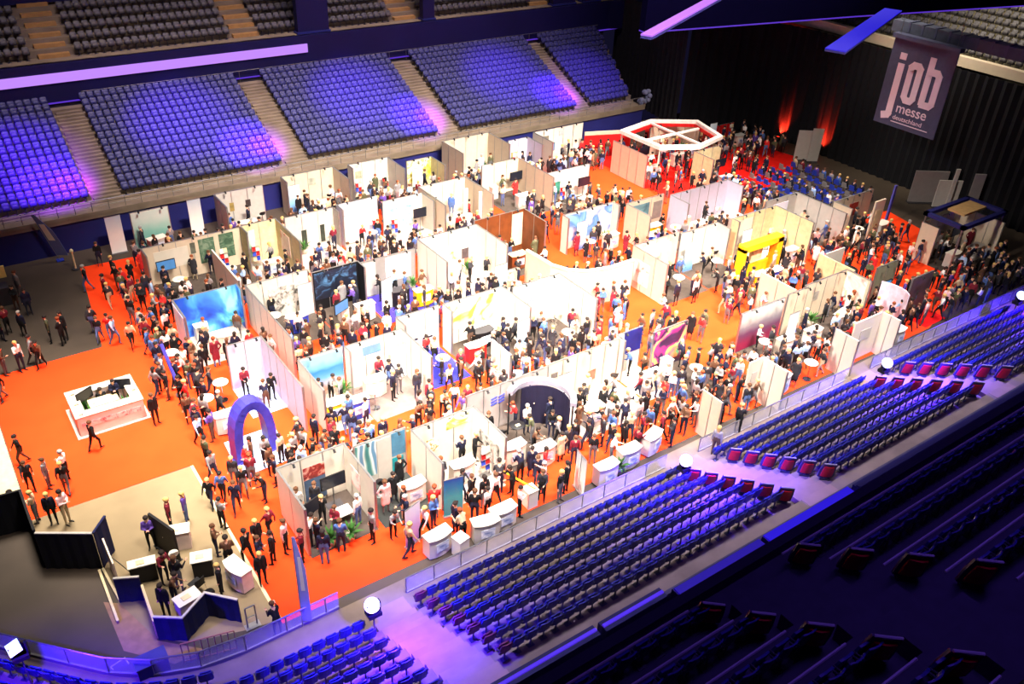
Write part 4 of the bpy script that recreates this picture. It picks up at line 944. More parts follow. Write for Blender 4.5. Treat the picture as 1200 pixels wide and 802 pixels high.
booth('rainbow print booth', 'dark booth with colourful rainbow blotches on its wall', 28.6, 31.0, 26.5, 2.8, 0, 0, 2.5, mat('plum_wall', (50, 34, 62), .6), BOOTHF, g=[(.05, 2.35, .4, 2.45, G['rainbow'])], ppl=7, outp=6)
booth('dusk print booth', 'booth with grey and wine red dusk print, right of rainbow booth', 34.0, 37.5, 25.4, 2.6, 0, 0, 2.5, GREY, BOOTHF, g=[(.03, 3.45, .05, 2.45, G['dusk'])], ppl=6, outp=5, items=[('counter', 36.3, 23.9), ('high_table', 34.9, 24.2), ('banner', 37.3, 24.4)])
booth('cream cube booth', 'warm white booth joined right of the dusk print', 37.6, 39.3, 25.3, 1.8, 0, 0, 2.7, WARM, BOOTHF, ppl=3, outp=3)
booth('pink column booth', 'white booth ending in a tall white and pink column', 39.5, 43.3, 25.6, 2.8, 0, .6, 2.6, WARM, BOOTHF, g=[small(1.0, .4, (200, 190, 180), 1.3, 1.9)], gr=[(.1, 1.5, .1, 2.5, G['pinky'])], ppl=7, outp=6)
booth('olive grey booth', 'grey-green walled booth near the right end of front row', 45.3, 47.4, 24.9, 2.2, 0, 0, 2.5, mat('olive_grey', (128, 126, 106), .7), BOOTHF, ppl=4, outp=4)
booth('grey brown booth', 'plain grey-brown wall panel booth near the right end', 45.9, 48.0, 22.9, 1.5, 0, 0, 2.5, mat('taupe_wall', (88, 68, 72), .6), REDC, g=[(.03, 2.05, .05, 2.45, G['brownp'])], ppl=1, outp=0, items=[])
booth('far right booth', 'cream booth with dark roof truss at the far right', 53.4, 58.2, 27.2, 3.0, .4, 1, 2.7, WARM, BOOTHF, g=[small(.3, .9, (120, 170, 230), 1.4, 2.2), small(2.0, .8, (220, 200, 170), 1.0, 1.9)], ppl=9, outp=6)
booth('rear right booth', 'warm white booth with red poster near the dark curtain', 51.2, 55.6, 32.6, 3.0, .5, 0, 2.6, WARM, BOOTHF, g=[small(1.9, 1.0, (190, 60, 50), 1.0, 2.0)], ppl=8, outp=5)
# red stand with its white and red ring truss
booth('red truss stand', 'white walled stand with red carpet under a red and white truss', 45.6, 49.2, 49.6, 4.0, 1, 0, 2.6, WARM, REDC, ppl=6, back=0)
booth('white column booth', 'white booth at the back of the red carpet area', 50.5, 54.5, 50.6, 3, 0, .6, 2.6, WARM, REDC, ppl=7, g=[small(1.2, .6, (200, 60, 60))])
booth('white wing booth', 'cream booth in the middle of the red carpet area', 49.6, 52.6, 44.6, 2.6, .8, 0, 2.6, CREAM, REDC, ppl=5, g=[small(.6, .5, (160, 150, 150))])
booth('red back booth', 'red walled booth low before the red uplights', 56.0, 60.5, 50.4, 2.6, 0, 0, 1.5, REDM, REDC, ppl=6)
# brilliant white end walls standing by the near barrier
def screenwall(x, y0, y1, h, ref, label, extra=None, m=WHITE):
    t = empty('partition_wall', (x, y0, 0)); MB().box(-.04, .04, y1-y0, 0, 0, h, m).build('wall_panel', t)
    a = MB()
    for v in np.linspace(y1-y0, 0, 3): a.box(-.05, .05, v-.022, v+.022, 0, h+.012, ALU)
    a.build('wall_posts', t)
    if extra:
        MB().box(-extra, 0, -.04, .04, 0, h, m).build('wall_panel', t); walls.append((x, y0, x-extra, y0))
        MB().box(-extra*.7, -extra*.3, -.06, -.042, 1.2, 1.9, PALEG).build('notice', t)
    walls.append((x, y0, x, y1)); tag(t, label, 'partition wall')
screenwall(27.1, 21.5, 20.25, 2.5, '', 'pale pink-white partition wall reaching the barrier beside the biggest lamp', m=WARM)
screenwall(31.6, 21.8, 20.25, 2.6, '', 'brilliant white partition wall at the barrier, left of three dark visitors', 1.0)
screenwall(37.2, 21.7, 20.25, 2.5, '', 'pinkish white partition wall just left of the lit white corner by the third lamp')
screenwall(40.8, 21.4, 20.25, 2.6, '', 'white corner partition at the barrier behind the third lamp', 2.4)
screenwall(43.8, 28.0, 25.4, 2.5, '', 'cream partition wall with slanting top above the pink column booth', m=CREAM)
screenwall(38.75, 28.2, 25.6, 2.5, '', 'pale partition wall pointing to the camera behind the cream cube', m=WARM)
screenwall(12.5, 47.0, 42.6, 2.5, '', 'white partition wall running between second and third row, left', m=WHITE)
screenwall(21.25, 30.6, 28.9, 2.3, '', 'low white partition in the aisle behind the grey logo booth', m=WHITE)
#@@PART extras
# ------------------------------------------------------------------ information island on the orange carpet
c0 = at(82, 459, 1.1); c1 = at(151, 436, 1.1)
IX0, IX1, IY1, IY0 = 2.45, 5.45, 38.75, 36.35
t = empty('information_island', (IX0, IY0, 0)); W = IX1-IX0; D = IY1-IY0
MB().box(-.12, W+.12, -.12, D+.12, .012, .05, PALEG).build('floor_plinth', t)
for (n, a) in (('counter_side', (0, W, 0, .5)), ('counter_side', (0, W, D-.5, D)), ('counter_side', (0, .5, .5, D-.5)), ('counter_side', (W-.5, W, .5, D-.5))):
    MB().box(a[0]+.04, a[1]-.04, a[2]+.04, a[3]-.04, .05, 1.05, mat('pinkish_front', (222, 196, 190), .6, noise=.06)).build(n, t)
    MB().box(a[0], a[1], a[2], a[3], 1.05, 1.1, mat('mottled_top', (170, 162, 150), .5, noise=.3, scale=3)).build('counter_top', t)
MB().box(.2, W-.2, -.0, .035, .5, .75, gfx('counter_lettering_strip', [(235, 215, 210), (230, 190, 190), (200, 80, 90)], 'noise', 4)).build('front_print', t)
MB().box(.5, W-.5, .5, D-.5, .05, .07, mat('mustard_mat', (150, 118, 60), .9)).build('inner_floor', t)
tag(t, 'large square white information counter island on the orange carpet', 'information counter')
for px_ in ((IX0, IY0, IX1, IY0), (IX1, IY0, IX1, IY1), (IX0, IY0, IX0, IY1), (IX0, IY1, IX1, IY1)): walls.append(px_)
o = MB(); o.box(-.6, .6, -.3, .3, .07, .82, YELLOW); o.box(-.65, .65, -.35, .35, .82, .86, CREAM); o = o.build('inner_desk', None, loc=(3.9, 37.6, 0)); tag(o, 'mustard yellow desk standing inside the square information island', 'desk')
o = place(fproto('screen:dark'), (3.2, 37.95, .07), .5, fused); o.scale = (.8,)*3; tag(o, 'dark display screen standing inside the information island, left', 'display screen')
o = place(fproto('screen:dark'), (4.85, 38.0, .07), -.4, fused); o.scale = (.8,)*3; tag(o, 'dark display screen standing inside the information island, right', 'display screen')
for i, (x, y, lb) in enumerate(((2.7, 36.6, 'front left'), (2.7, 37.5, 'left side'), (2.72, 38.4, 'rear left'), (5.2, 37.3, 'right side'), (5.2, 38.2, 'rear right'))):
    a = MB(); 
    for j in range(3): a.box(-.13+j*.09, -.06+j*.09, -.1, .1, 0, .05+.03*j, (WHITE, CREAM, PALEG)[j])
    o = a.build('leaflet_stack', None, loc=(x, y, 1.1)); tag(o, 'stack of pale leaflets on the information island, %s corner' % lb if 'side' not in lb else 'stack of pale leaflets on the information island, %s' % lb, 'leaflets')
for (x_, y_, w_2) in ((3.25, 37.2, 'front left'), (4.75, 37.15, 'front right'), (3.1, 38.1, 'rear left')):
    o = place(fproto('plant:dark'), (x_, y_, .07), 0, fused); tag(o, 'dark-potted plant inside the information island, '+w_2, 'potted plant')
person(3.9, 38.05, 'inside the square information island', force=True, pose='seated', top='black jacket', z=.0); person(4.5, 37.9, 'inside the square information island', force=True, top='dark navy jacket')
# ------------------------------------------------------------------ drape walls round the catering area
def drapewall(P, h, m, label, cap=PALEG, name='drape_wall'):
    x0, y0 = P[0]; Q = [(p[0]-x0, p[1]-y0) for p in P]; t = empty(name, (x0, y0, 0))
    a = MB(); pp = []
    for p, q in zip(Q[:-1], Q[1:]):
        p = Vector(p); q = Vector(q); n = max(2, int((q-p).length/.2)); d = (q-p).normalized(); nn = Vector((-d.y, d.x))*.02
        for i in range(n): pp.append(p+(q-p)*i/n+(nn if i % 2 else -nn))
    pp.append(Vector(Q[-1])); a.wall([(p.x, p.y) for p in pp], .03, h-.05, .05, m); a.build('cloth', t)
    MB().wall(Q, h-.05, h, .09, cap).build('top_rail', t)
    for a_, b_ in zip(P[:-1], P[1:]): walls.append((*a_, *b_))
    tag(t, label, 'drape wall'); return t
BLK = mat('black_drape', (14, 14, 22), .9, noise=.15)
drapewall([(-5, 32.0), (-.45, 31.5), (-.42, 28.9)], 2.0, BLK, 'black drape wall at the left picture edge under the beige area', BLACK)
drapewall([(-.42, 28.85), (1.33, 27.72)], 1.9, BLK, 'black drape wall below the group of standing visitors', PALEG)
drapewall([(1.36, 27.7), (1.95, 28.4)], 1.9, NAVY, 'short navy drape wall returning behind the white leaning board', NAVY)
drapewall([(1.45, 25.66), (2.25, 25.25)], 1.3, NAVY, 'small square navy drape below the white board')
drapewall([(2.16, 23.2), (2.97, 22.62), (3.98, 23.3), (4.85, 22.35)], 1.25, NAVY, 'zigzag navy drape wall at the near end of the catering area')
drapewall([(1.33, 27.6), (1.47, 25.7)], .12, CREAM, 'low pale kerb from black drape to the small navy drape', CREAM)
drapewall([(2.26, 25.2), (2.16, 23.3)], .9, mat('cream_drape', (190, 160, 120), .9), 'low cream panel between the two lower navy drapes', CREAM)
drapewall([tuple(at(117, 671).xy), tuple(at(139, 731).xy)], .15, mat('tan_kerb', (170, 136, 96), .9), 'low tan kerb on the dark floor left of the small navy drape', CREAM)
t = empty('leaning_board', (1.62, 26.9, .012)); MB().box(-.03, .03, -.75, .75, 0, 1.5, mat('warm_white_board', (238, 214, 190), .6)).build('board', t); MB().tube((.03, 0, 1.2), (.55, 0, .0), .02, ALU).build('strut', t); tag(t, 'warm white board standing beside the black drape wall', 'board'); walls.append((1.62, 26.2, 1.62, 27.6))
def px_at(x, y, z=0): q = at(x, y, z); return q.x, q.y
# catering tables (white cloths)
def cattable(x, y, lb, w=.9, d=.6, rz=.1, dark=False):
    t = empty('catering_table', (x, y, .012), rz); MB().box(-w/2, w/2, -d/2, d/2, .86, .9, WHITE).build('tabletop', t)
    a = MB(); a.box(-w/2+.04, w/2-.04, -d/2+.04, d/2-.04, .0, .86, BLACK if dark else mat('pinkish_cloth', (200, 178, 170), .9, noise=.1)); a.build('table_cloth', t)
    MB().box(-.2, .1, -.12, .1, .9, .93, CREAM).build('menu_card', t); occ.append((x, y, .5)); tag(t, lb, 'catering table')
cattable(4.15, 27.3, 'white topped catering table beside the tall dark board', 1.0, .6, -.3)
cattable(2.55, 26.3, 'white catering table nearest the white leaning board', 1.0, .45, -.2, True)
cattable(4.5, 25.4, 'white catering table with black cloth in the middle', .8, .6, -.3, True)
cattable(3.45, 23.75, 'white catering table inside the zigzag navy drape', .9, .6, .2)
t = place(fproto('counter:pink'), (5.45, 24.1, .012), -1.3, fused); tag(t, 'pinkish counter with white top at the catering area edge by the carpet', 'counter'); occ.append((5.45, 24.1, .5))
t = empty('dark_board', (3.6, 27.3, .012), .35); MB().box(-.05, .05, -.9, .6, .05, 1.7, BLACK).build('board', t); MB().box(-.12, .12, -.9, .6, 0, .05, DGREY).build('base', t); tag(t, 'tall dark board standing left of the white topped catering table', 'board'); walls.append((3.6, 26.5, 3.6, 27.9))
furn('stool', 3.7, 26.2, 'by the white catering table', 0, 'standing'); furn('chair:black', 4.0, 24.6, 'the middle catering table', .4, 'beside'); furn('stool:black', 4.2, 23.6, 'the zigzag navy drape', 0, 'inside')
t = empty('entry_gate', (4.95, 22.0, .012)); a = MB(); 
for dx in (0, .35): a.tube((dx, 0, 0), (dx, 0, 1.0), .03, ALU, n=6)
a.tube((0, 0, 1.0), (.35, 0, 1.0), .03, ALU, n=6); a.tube((0, 0, .5), (.35, 0, .5), .02, ALU, n=6); a.build('frame', t); MB().box(-.1, .45, -.15, .15, 0, .02, ALU).build('base', t); tag(t, 'small metal gate frame right of the zigzag navy drape', 'gate')
q = at(176, 772, .85); t = empty('navy_counter', (q.x, q.y, .012)); MB().box(-.5, .5, -.28, .28, 0, .8, NAVYP).build('body', t); MB().box(-.53, .53, -.31, .31, .8, .85, mat('slate_top', (60, 62, 92), .6)).build('counter_top', t); tag(t, 'navy counter with slate top by the curved rail at the lower left', 'counter')
a = MB(); 
for i in range(9): a.tube((i*.22, 0, 0), (i*.22, 0, 1.0), .018, mat('rusty_rail', (150, 96, 80), .6), n=5)
a.tube((0, 0, 1.0), (1.76, 0, 1.0), .025, MC['rusty_rail'], n=6); a.tube((0, 0, .1), (1.76, 0, .1), .02, MC['rusty_rail'], n=6)
o = a.build('crowd_gate', None, loc=(2.6, 21.75, 0), rz=-.25); tag(o, 'rust coloured barred gate below the zigzag navy drape', 'gate')
o = MB(); o.tube((0, 0, .02), (.5, .12, .03), .025, CREAM).tube((.5, .12, .03), (.55, -.2, .02), .025, CREAM).tube((0, 0, .02), (.05, -.16, .02), .025, CREAM); o = o.build('cable_coil', None, loc=(.45, 22.95, 0)); tag(o, 'yellowish bent cable lying on the dark floor by the rail', 'cable')
# two flags
def flag(x, y, hgt, lb, m1, m2, lean=(0, 0), w=.55, z0=0):
    t = empty('beach_flag', (x, y, z0+.012)); top = Vector((lean[0], lean[1], hgt)); MB().tube((0, 0, 0), top, .025, ALU, n=6).build('pole', t)
    a = MB(); n = 8; vs = []; d = Vector((.85, -.53, 0)) 
    for s in (-.012, .012):
        for i in range(n+1):
            u = i/n; p = top*(.12+.88*u); ww = w*(1-.75*max(0, u-.6)/.4)
            off = Vector((.53, .85, 0))*s; vs += [p+off, p+d*ww+off]
    N = 2*(n+1); fs = []
    for i in range(n): q = (2*i, 2*i+1, 2*i+3, 2*i+2); fs += [q, tuple(N+j for j in q[::-1])]
    ring = [2*i for i in range(n+1)]+[2*i+1 for i in range(n, -1, -1)]
    for a_, b_ in zip(ring, ring[1:]+ring[:1]): fs.append((a_, b_, N+b_, N+a_))
    a.add(vs, fs, m1); a.build('flag_cloth', t)
    b_ = MB(); p = top*.45; q = top*.8; off = Vector((.53, .85, 0))*.02
    for s in (-1, 1): b_.add([p+d*.1+off*s, p+d*(w*.7)+off*s, q+d*(w*.6)+off*s, q+d*.1+off*s, p+d*.1+off*s*1.3, p+d*(w*.7)+off*s*1.3, q+d*(w*.6)+off*s*1.3, q+d*.1+off*s*1.3], [(0, 1, 2, 3), (7, 6, 5, 4), (0, 4, 5, 1), (1, 5, 6, 2), (2, 6, 7, 3), (3, 7, 4, 0)], m2)
    b_.build('flag_print', t); MB().box(-.2, .2, -.2, .2, -.0, .05, BLUE).build('base', t); tag(t, lb, 'flag')
flag(6.55, 20.75, 4.0, 'tall slim violet-blue flag with white print leaning over the red carpet', mat('violet_flag', (136, 134, 186), .8), WHITE, (.25, .7), .34)
flag(5.4, 55.2, 3.3, 'tall pale blue-grey flag before the navy wall, far left', mat('slate_flag', (92, 98, 150), .8), WHITE, (-.9, .0), .7)
# far left things under the far stand
t = empty('teal_wall', (-1, 55.7, 0)); MB().box(-3, 3.0, -.1, .1, 0, 2.3, mat('deep_teal', (8, 70, 120), .6, noise=.3)).build('panel', t); MB().box(1.4, 2.6, -.14, -.1, 1.3, 2.1, TEAL).build('emblem', t); tag(t, 'deep teal blue wall panel at the left edge under the far stand', 'wall panel')
t = empty('yellow_topped_kiosk', (1.45, 51.3, 0)); MB().box(-.6, .6, -.4, .4, 0, 1.1, DGREY).build('body', t); MB().box(-.5, .7, -.1, .0, 1.6, 2.3, mat('pale_yellow', (226, 206, 120), .6)).build('sign', t); MB().tube((.1, 0, 1.1), (.1, -.05, 1.7), .03, ALU).build('post', t); tag(t, 'dark kiosk with a pale yellow sign at the left edge', 'kiosk'); occ.append((1.45, 51.3, .8))
o = place(fproto('banner'), (8.75, 54.3, .016), 0, fused); o.scale = (1.1, 1, 1.25); tag(o, 'pale roll-up banner standing left of the aqua booth', 'roll-up banner')
o = place(fproto('banner'), (13.75, 54.2, .016), 0, fused); o.scale = (1, 1, 1.3); tag(o, 'tall pale roll-up banner between aqua booth and pale grey booth', 'roll-up banner')
t = empty('sanitiser_post', (5.95, 53.5, 0)); MB().tube((0, 0, 0), (0, 0, 1.2), .06, CREAM).build('post', t); MB().lathe([(0, 0), (.22, 0), (.22, .08), (0, .1)], DGREY).build('base', t); MB().ell((0, 0, 1.25), (.12, .12, .14), CREAM).build('lamp_head', t); tag(t, 'short glowing cream post at the far corner of the orange carpet', 'post')
# blue arch in front of the white wall, and its tables
def arch(x, y, w, h, d, m, lb, rz=0, name='arch', th=.35):
    t = empty(name, (x, y, .014), rz); a = MB(); n = 14; P = []
    for i in range(n+1):
        u = PI*i/n; P.append((-math.cos(u)*w/2, math.sin(u)**.55*h))
    for s, e in zip(P[:-1], P[1:]):
        ax = Vector((s[0], 0, s[1])); ex = Vector((e[0], 0, e[1])); dd = (ex-ax).normalized(); nn = Vector((-dd.z, 0, dd.x))*th
        vs = []
        for yy in (-d/2, d/2): vs += [ax+Vector((0, yy, 0)), ex+dd*.03+Vector((0, yy, 0)), ex+dd*.03-nn+Vector((0, yy, 0)), ax-nn+Vector((0, yy, 0))]
        a.add(vs, [(0, 1, 2, 3), (7, 6, 5, 4), (0, 4, 5, 1), (1, 5, 6, 2), (2, 6, 7, 3), (3, 7, 4, 0)], m)
    a.build('arch_frame', t); MB().box(-w/2-.1, -w/2+.45, -d/2-.1, d/2+.1, 0, .05, m).build('foot', t); MB().box(w/2-.45, w/2+.1, -d/2-.1, d/2+.1, 0, .05, m).build('foot', t)
    tag(t, lb, 'arch'); return t
arch(8.75, 31.2, 2.0, 3.0, .7, mat('indigo_arch', (52, 48, 150), .5, noise=.25), 'big indigo blue arch in front of the white side wall', .1, th=.4)
occ.append((8.0, 31.2, .5)); occ.append((9.6, 31.2, .5))
carpet('floor_mat', [(7.6, 29.9), (10.0, 29.9), (10.2, 32.6), (7.8, 32.6)], .02, mat('ice_blue_floor', (150, 164, 226), .6), 'ice blue floor mat under the indigo arch', 'floor mat')
t = empty('leaning_mast', (7.35, 37.3, .014)); MB().tube((0, 0, 0), (-.25, 1.2, 2.4), .09, mat('indigo_mast', (66, 60, 170), .5)).build('mast', t); MB().lathe([(0, 0), (.3, 0), (.3, .05), (0, .06)], DGREY).build('base', t); tag(t, 'slanting indigo blue mast rising among visitors before the wave wall', 'mast'); occ.append((7.35, 37.3, .3))
for (x, y, k) in ((7.9, 34.9, 'high_table'), (8.9, 35.8, 'high_table'), (8.3, 33.4, 'counter'), (10.4, 31.0, 'counter'), (7.7, 39.6, 'high_table'), (9.3, 38.3, 'counter')): furn(k, x, y, 'blue arch stand', 0, 'before')
# canopy arcs on the round dark booth
t = empty('round_canopy', (20.2, 25.0, 0)); a = MB(); n = 16; P = [(1.5*math.cos(PI*.72-i*PI*1.0/n), 1.5*math.sin(PI*.72-i*PI*1.0/n)) for i in range(n+1)]
a.wall(P, 2.3, 2.55, .28, mat('ring_white', (138, 134, 148), .5)); a.build('canopy_ring', t)
a = MB(); a.wall([(p[0]*.9, p[1]*.9) for p in P[3:]], .02, 2.25, .05, mat('ink_wall', (24, 20, 46), .7)); a.build('curved_wall', t)
a = MB(); [a.tube((P[i][0], P[i][1], 0), (P[i][0], P[i][1], 2.4), .04, BLACK) for i in (0, 5, 11, 16)]; a.build('post', t)
tag(t, 'round booth canopy with white ring on ink dark curved wall', 'canopy'); 
for i in range(3, 16, 2): walls.append((20.2+P[i][0]*.9, 25+P[i][1]*.9, 20.2+P[i+1][0]*.9, 25+P[i+1][1]*.9))
# red and white ring truss over the red stand
t = empty('ring_truss', (50.6, 47.6, 0)); a = MB(); b_ = MB(); Q = [(-3.6, 2.6), (.3, 3.4), (3.6, 1.4), (2.6, -2.2), (-.6, -3.0), (-3.4, -1.6), (-3.6, 2.6)]
a.wall(Q, 2.75, 3.05, .35, mat('white_truss', (232, 220, 212), .5)); a.build('white_ring', t); b_.wall([(q[0]*.9, q[1]*.9) for q in Q], 2.6, 2.85, .12, REDM); b_.build('red_ring', t)
a = MB(); [a.tube((q[0], q[1], 0), (q[0], q[1], 2.8), .07, WHITE) for q in Q[:-1]]; a.build('post', t); a = MB(); a.box(-3.5, 2.6, .1, .3, 2.8, 2.95, MC['white_truss']); a.box(-.1, .1, -2.9, 3.2, 2.8, 2.95, MC['white_truss']); a.build('cross_beam', t)
tag(t, 'white and red ring truss on posts above the red carpet stand', 'truss')
for (q0, q1, lb) in (((45.6, 53.2), (49.5, 51.8), 'left'), ((51.5, 52.2), (55, 50.5), 'right')):
    t = empty('wall_panel_row', (q0[0], q0[1], 0)); MB().wall([(0, 0), (q1[0]-q0[0], q1[1]-q0[1])], .02, 1.9, .08, REDM).build('red_panel', t); MB().wall([(0, 0), (q1[0]-q0[0], q1[1]-q0[1])], 1.9, 2.2, .1, WARM).build('white_header', t); tag(t, 'red wall with white header before the black curtain, %s of two' % lb, 'wall panel'); walls.append((*q0, *q1))
# yellow frame booth
t = empty('portal_frame', (40.0, 31.0, 0)); a = MB(); a.box(0, .22, -.4, .2, .02, 2.5, YELLOW); a.build('post', t); a = MB(); a.box(3.1, 3.6, -.4, .2, .02, 2.6, YELLOW); a.build('post', t); a = MB(); a.box(0, 3.6, -.4, .2, 2.3, 2.7, YELLOW); a.build('header', t)
MB().box(.2, 3.1, .1, .2, .02, 1.0, YELLOW).build('low_wall', t); MB().box(1.2, 2.2, .0, .19, 1.2, 2.0, mat('pale_photo', (220, 190, 150), .6, noise=.3)).build('graphic_panel', t); tag(t, 'bright yellow portal frame before the large cream booth', 'portal frame'); walls.append((40, 31, 43.6, 31))
furn('counter:yellow', 40.9, 29.9, 'the yellow portal frame', 0, 'before'); furn('counter:blue', 42.2, 29.8, 'the yellow portal frame', 0, 'before')
# curved white wall over the orange aisle
t = empty('curved_wall', (28.4, 37.6, 0)); P = [(.2, .2), (.3, -1.0), (.35, -2.1), (.8, -3.1), (1.75, -3.8), (3.2, -4.15), (5.0, -4.1)]
a = MB(); a.wall(P, .02, 2.3, .12, WARM); a.build('wall_panel', t); a = MB(); a.wall(P, 2.3, 2.4, .2, WHITE); a.build('top_rail', t); MB().box(3.4, 3.9, -4.25, -4.2, .5, 1.7, PALEG).build('notice', t)
tag(t, 'low curved white wall sweeping beside the orange aisle in the middle', 'partition wall'); 
for p, q in zip(P[:-1], P[1:]): walls.append((28.4+p[0], 37.6+p[1], 28.4+q[0], 37.6+q[1]))
for i, (pp, z, hh, w, lb, m_) in enumerate((((545, 262), 0, 2.6, .35, 'slim tall white column left of the orange gap behind brown stand', WHITE), ((566, 258), 0, 2.2, .8, 'tall white panel with blue-grey centre right of the slim column', WHITE), ((1017, 288), 0, 3.4, 1.1, 'tall pale pink standing panel before the blue lit chairs', WARM), ((1036, 266), 0, 3.2, .25, 'slim violet-blue post beside the tall pale pink panel', mat('violet_post', (82, 80, 168), .6)), ((775, 327), 0, 2.0, .8, 'pinkish notice stand beside the orange aisle crossing', WARM))):
    x, y = px_at(*pp); t = empty('standing_panel', (x, y, .014)); MB().box(-w/2, w/2, -.06, .06, .05, hh, m_).build('panel', t); MB().box(-w/2-.1, w/2+.1, -.2, .2, 0, .05, PALEG).build('base', t)
    MB().box(-w*.3, w*.3, -.075, -.06, hh*.35, hh*.8, (PALEG, mat('pale_blue', (170, 190, 220), .6), CREAM, BLUE, PALEG)[i]).build('graphic_panel', t); tag(t, lb, 'standing panel'); occ.append((x, y, .4))
# right end things
t = empty('black_bar', (45.6, 27.3, 0)); a = MB(); n = 18; a.lathe([(0, 0), (1.0, 0), (1.05, .9), (1.1, .95), (1.1, 1.05), (0, 1.05)], BLACK, n=22); o = a.build('body', t); o.scale = (1.2, .7, 1); a = MB(); a.box(-.9, .9, .75, .85, 0, 2.2, PALEG); a.build('back_panel', t); tag(t, 'black oval bar counter beside the white wing, right side', 'bar counter'); occ.append((45.6, 27.3, 1.2))
t = empty('curved_banner', (44.4, 23.0, .014)); a = MB(); P = [(.0, .9), (.25, .4), (.3, -.1), (.2, -.6), (-.1, -1.0)]; a.wall(P, 0, 2.3, .06, mat('lilac_print_sheet', (214, 200, 216), .6, noise=.15)); a.build('banner_sheet', t); a = MB(); a.wall(P, 0, .06, .3, ALU); a.build('base', t); tag(t, 'curved lilac white display wall left of the grey-brown panel', 'display wall'); walls.append((44.6, 23.9, 44.4, 22.0))
t = empty('roof_truss', (53.3, 24.4, 0)); a = MB(); a.box(0, 5.2, 0, .3, 3.2, 3.45, NAVYP); a.box(0, .3, 0, 2.9, 3.2, 3.45, NAVYP); a.box(4.9, 5.2, 0, 2.9, 3.2, 3.45, NAVYP); a.box(0, 5.2, 2.6, 2.9, 3.2, 3.45, NAVYP); a.build('truss', t); a = MB(); [a.tube((x, y, 0), (x, y, 3.2), .06, ALU) for x in (.15, 5.05) for y in (.15, 2.75)]; a.build('post', t); MB().box(1.6, 4.2, 1.0, 2.2, 3.45, 3.6, mat('tan_roof', (186, 148, 96), .7)).build('roof_panel', t); tag(t, 'navy roof truss with tan top above the far right booth', 'roof truss')
for (pp, hh, w, lb, m_) in (((1082, 238), 2.6, 2.6, 'plain grey screen panel standing before the dark curtain, right', GREY), ((1106, 243), 2.2, 1.8, 'beige projection panel right of the plain grey screen', PALEG), ((938, 188), 2.6, 1.3, 'pale grey panel pair beside the third red uplight, left', PALEG), ((951, 190), 2.9, .9, 'pale grey panel pair beside the third red uplight, right', PALEG), ((1122, 240), 3.2, .3, 'slim pale mast right of the beige projection panel', PALEG), ((1163, 243), 3.4, .8, 'dim grey pennant in front of the dark curtain, far right', GREY), ((812, 140), 1.9, .8, 'bright white box sign at the very back of the red area', WHITE)):
    x, y = px_at(*pp); x = min(x, 63.4); t = empty('screen_panel', (x, y, .014), -.6); MB().box(-w/2, w/2, -.05, .05, .08, hh, m_).build('panel', t); MB().box(-w/2, w/2, -.25, .25, 0, .06, DGREY).build('base', t); tag(t, lb, 'screen panel'); walls.append((x-w*.4, y+w*.28, x+w*.4, y-w*.28))
# balloon cluster at the end of the far stand
x, y = px_at(755, 152)
t = empty('balloon_cluster', (min(x, 56.5), 56.6, 0)); MB().tube((0, 0, 0), (0, 0, 2.6), .05, STEEL).build('stand', t); a = MB(); R_ = random.Random(4)
for i in range(14): a.ell((R_.uniform(-.7, .7), R_.uniform(-.3, .3), 2.7+R_.uniform(-.5, .7)), (.24,)*3, mat('slate_balloon', (110, 112, 140), .4), 8, 6)
a.build('balloons', t); tag(t, 'cluster of slate grey balloons on a stand beside the far seats', 'balloons')
# chairs of the stage audience on the dark floor, lit blue
sx = 0
for r_ in range(7):
    for c_ in range(11):
        x = 51.6+r_*1.25; y = 34.9+c_*.72+(r_ % 2)*.2
        if x > 61 or not free(x, y, .22): continue
        o = place(fproto('chair:blue' if (r_+c_) % 3 else 'chair'), (x, y, .001), -PI/2, fused); nm = 'blue' if (r_+c_) % 3 else 'grey'
        o['label'] = '%s chair in the rows on the dim floor before the right curtain' % nm; o['category'] = 'chair'; o['group'] = '%s audience chairs before the curtain' % nm
        occ.append((x, y, .22))
        if (r_*7+c_*3) % 3 == 0: persons.append(dict(pos=Vector((x, y-.0, .0)), rz=-PI/2, pose='seated', top=pick(TOPS, PR), leg=pick(LEGS, PR), hair=pick(HAIRS, PR), style='short', ref='in the audience chairs before the curtain', s=1))
L = bpy.data.lights.new('violet_wash', 'SPOT'); L.energy = 2500; L.color = (.35, .3, 1); L.spot_size = math.radians(50); L.spot_blend = .8
o = bpy.data.objects.new('violet_wash', L); C.objects.link(o); o.location = (56, 38, 14); o.rotation_euler = (0, 0, 0)
# things by the near barrier: white counters, boxes, rope
for (x, y, k, rz) in ((12.6, 21.5, 'counter', .1), (13.3, 20.9, 'cube', .2), (14.6, 21.1, 'counter:grey', -.2), (15.6, 21.3, 'counter', 0), (17.3, 21.7, 'cube', 0), (19.6, 21.2, 'banner', 1.4), (21.0, 21.1, 'counter', 0), (21.9, 21.2, 'plant', 0), (22.6, 21.4, 'counter:grey', 0), (24.2, 21.6, 'counter', .3), (33.2, 21.6, 'counter', 0), (42.6, 21.2, 'counter:grey', 0), (35.4, 21.5, 'high_table', 0), (12.0, 22.4, 'banner:violet', .3)):
    furn(k, x, y, 'by the glass barrier', rz, 'standing')
t = empty('floor_lamp_strip', (16.8, 23.7, .03)); MB().tube((0, 0, .9), (.65, -2.15, .9), .045, YELLOW).build('rope', t); MB().tube((0, 0, 0), (0, 0, .95), .03, CHROME).tube((.65, -2.15, 0), (.65, -2.15, .95), .03, CHROME).build('post', t); tag(t, 'yellow rope line stretched between two posts over the red carpet', 'rope barrier')  # yellow rope between two chrome posts
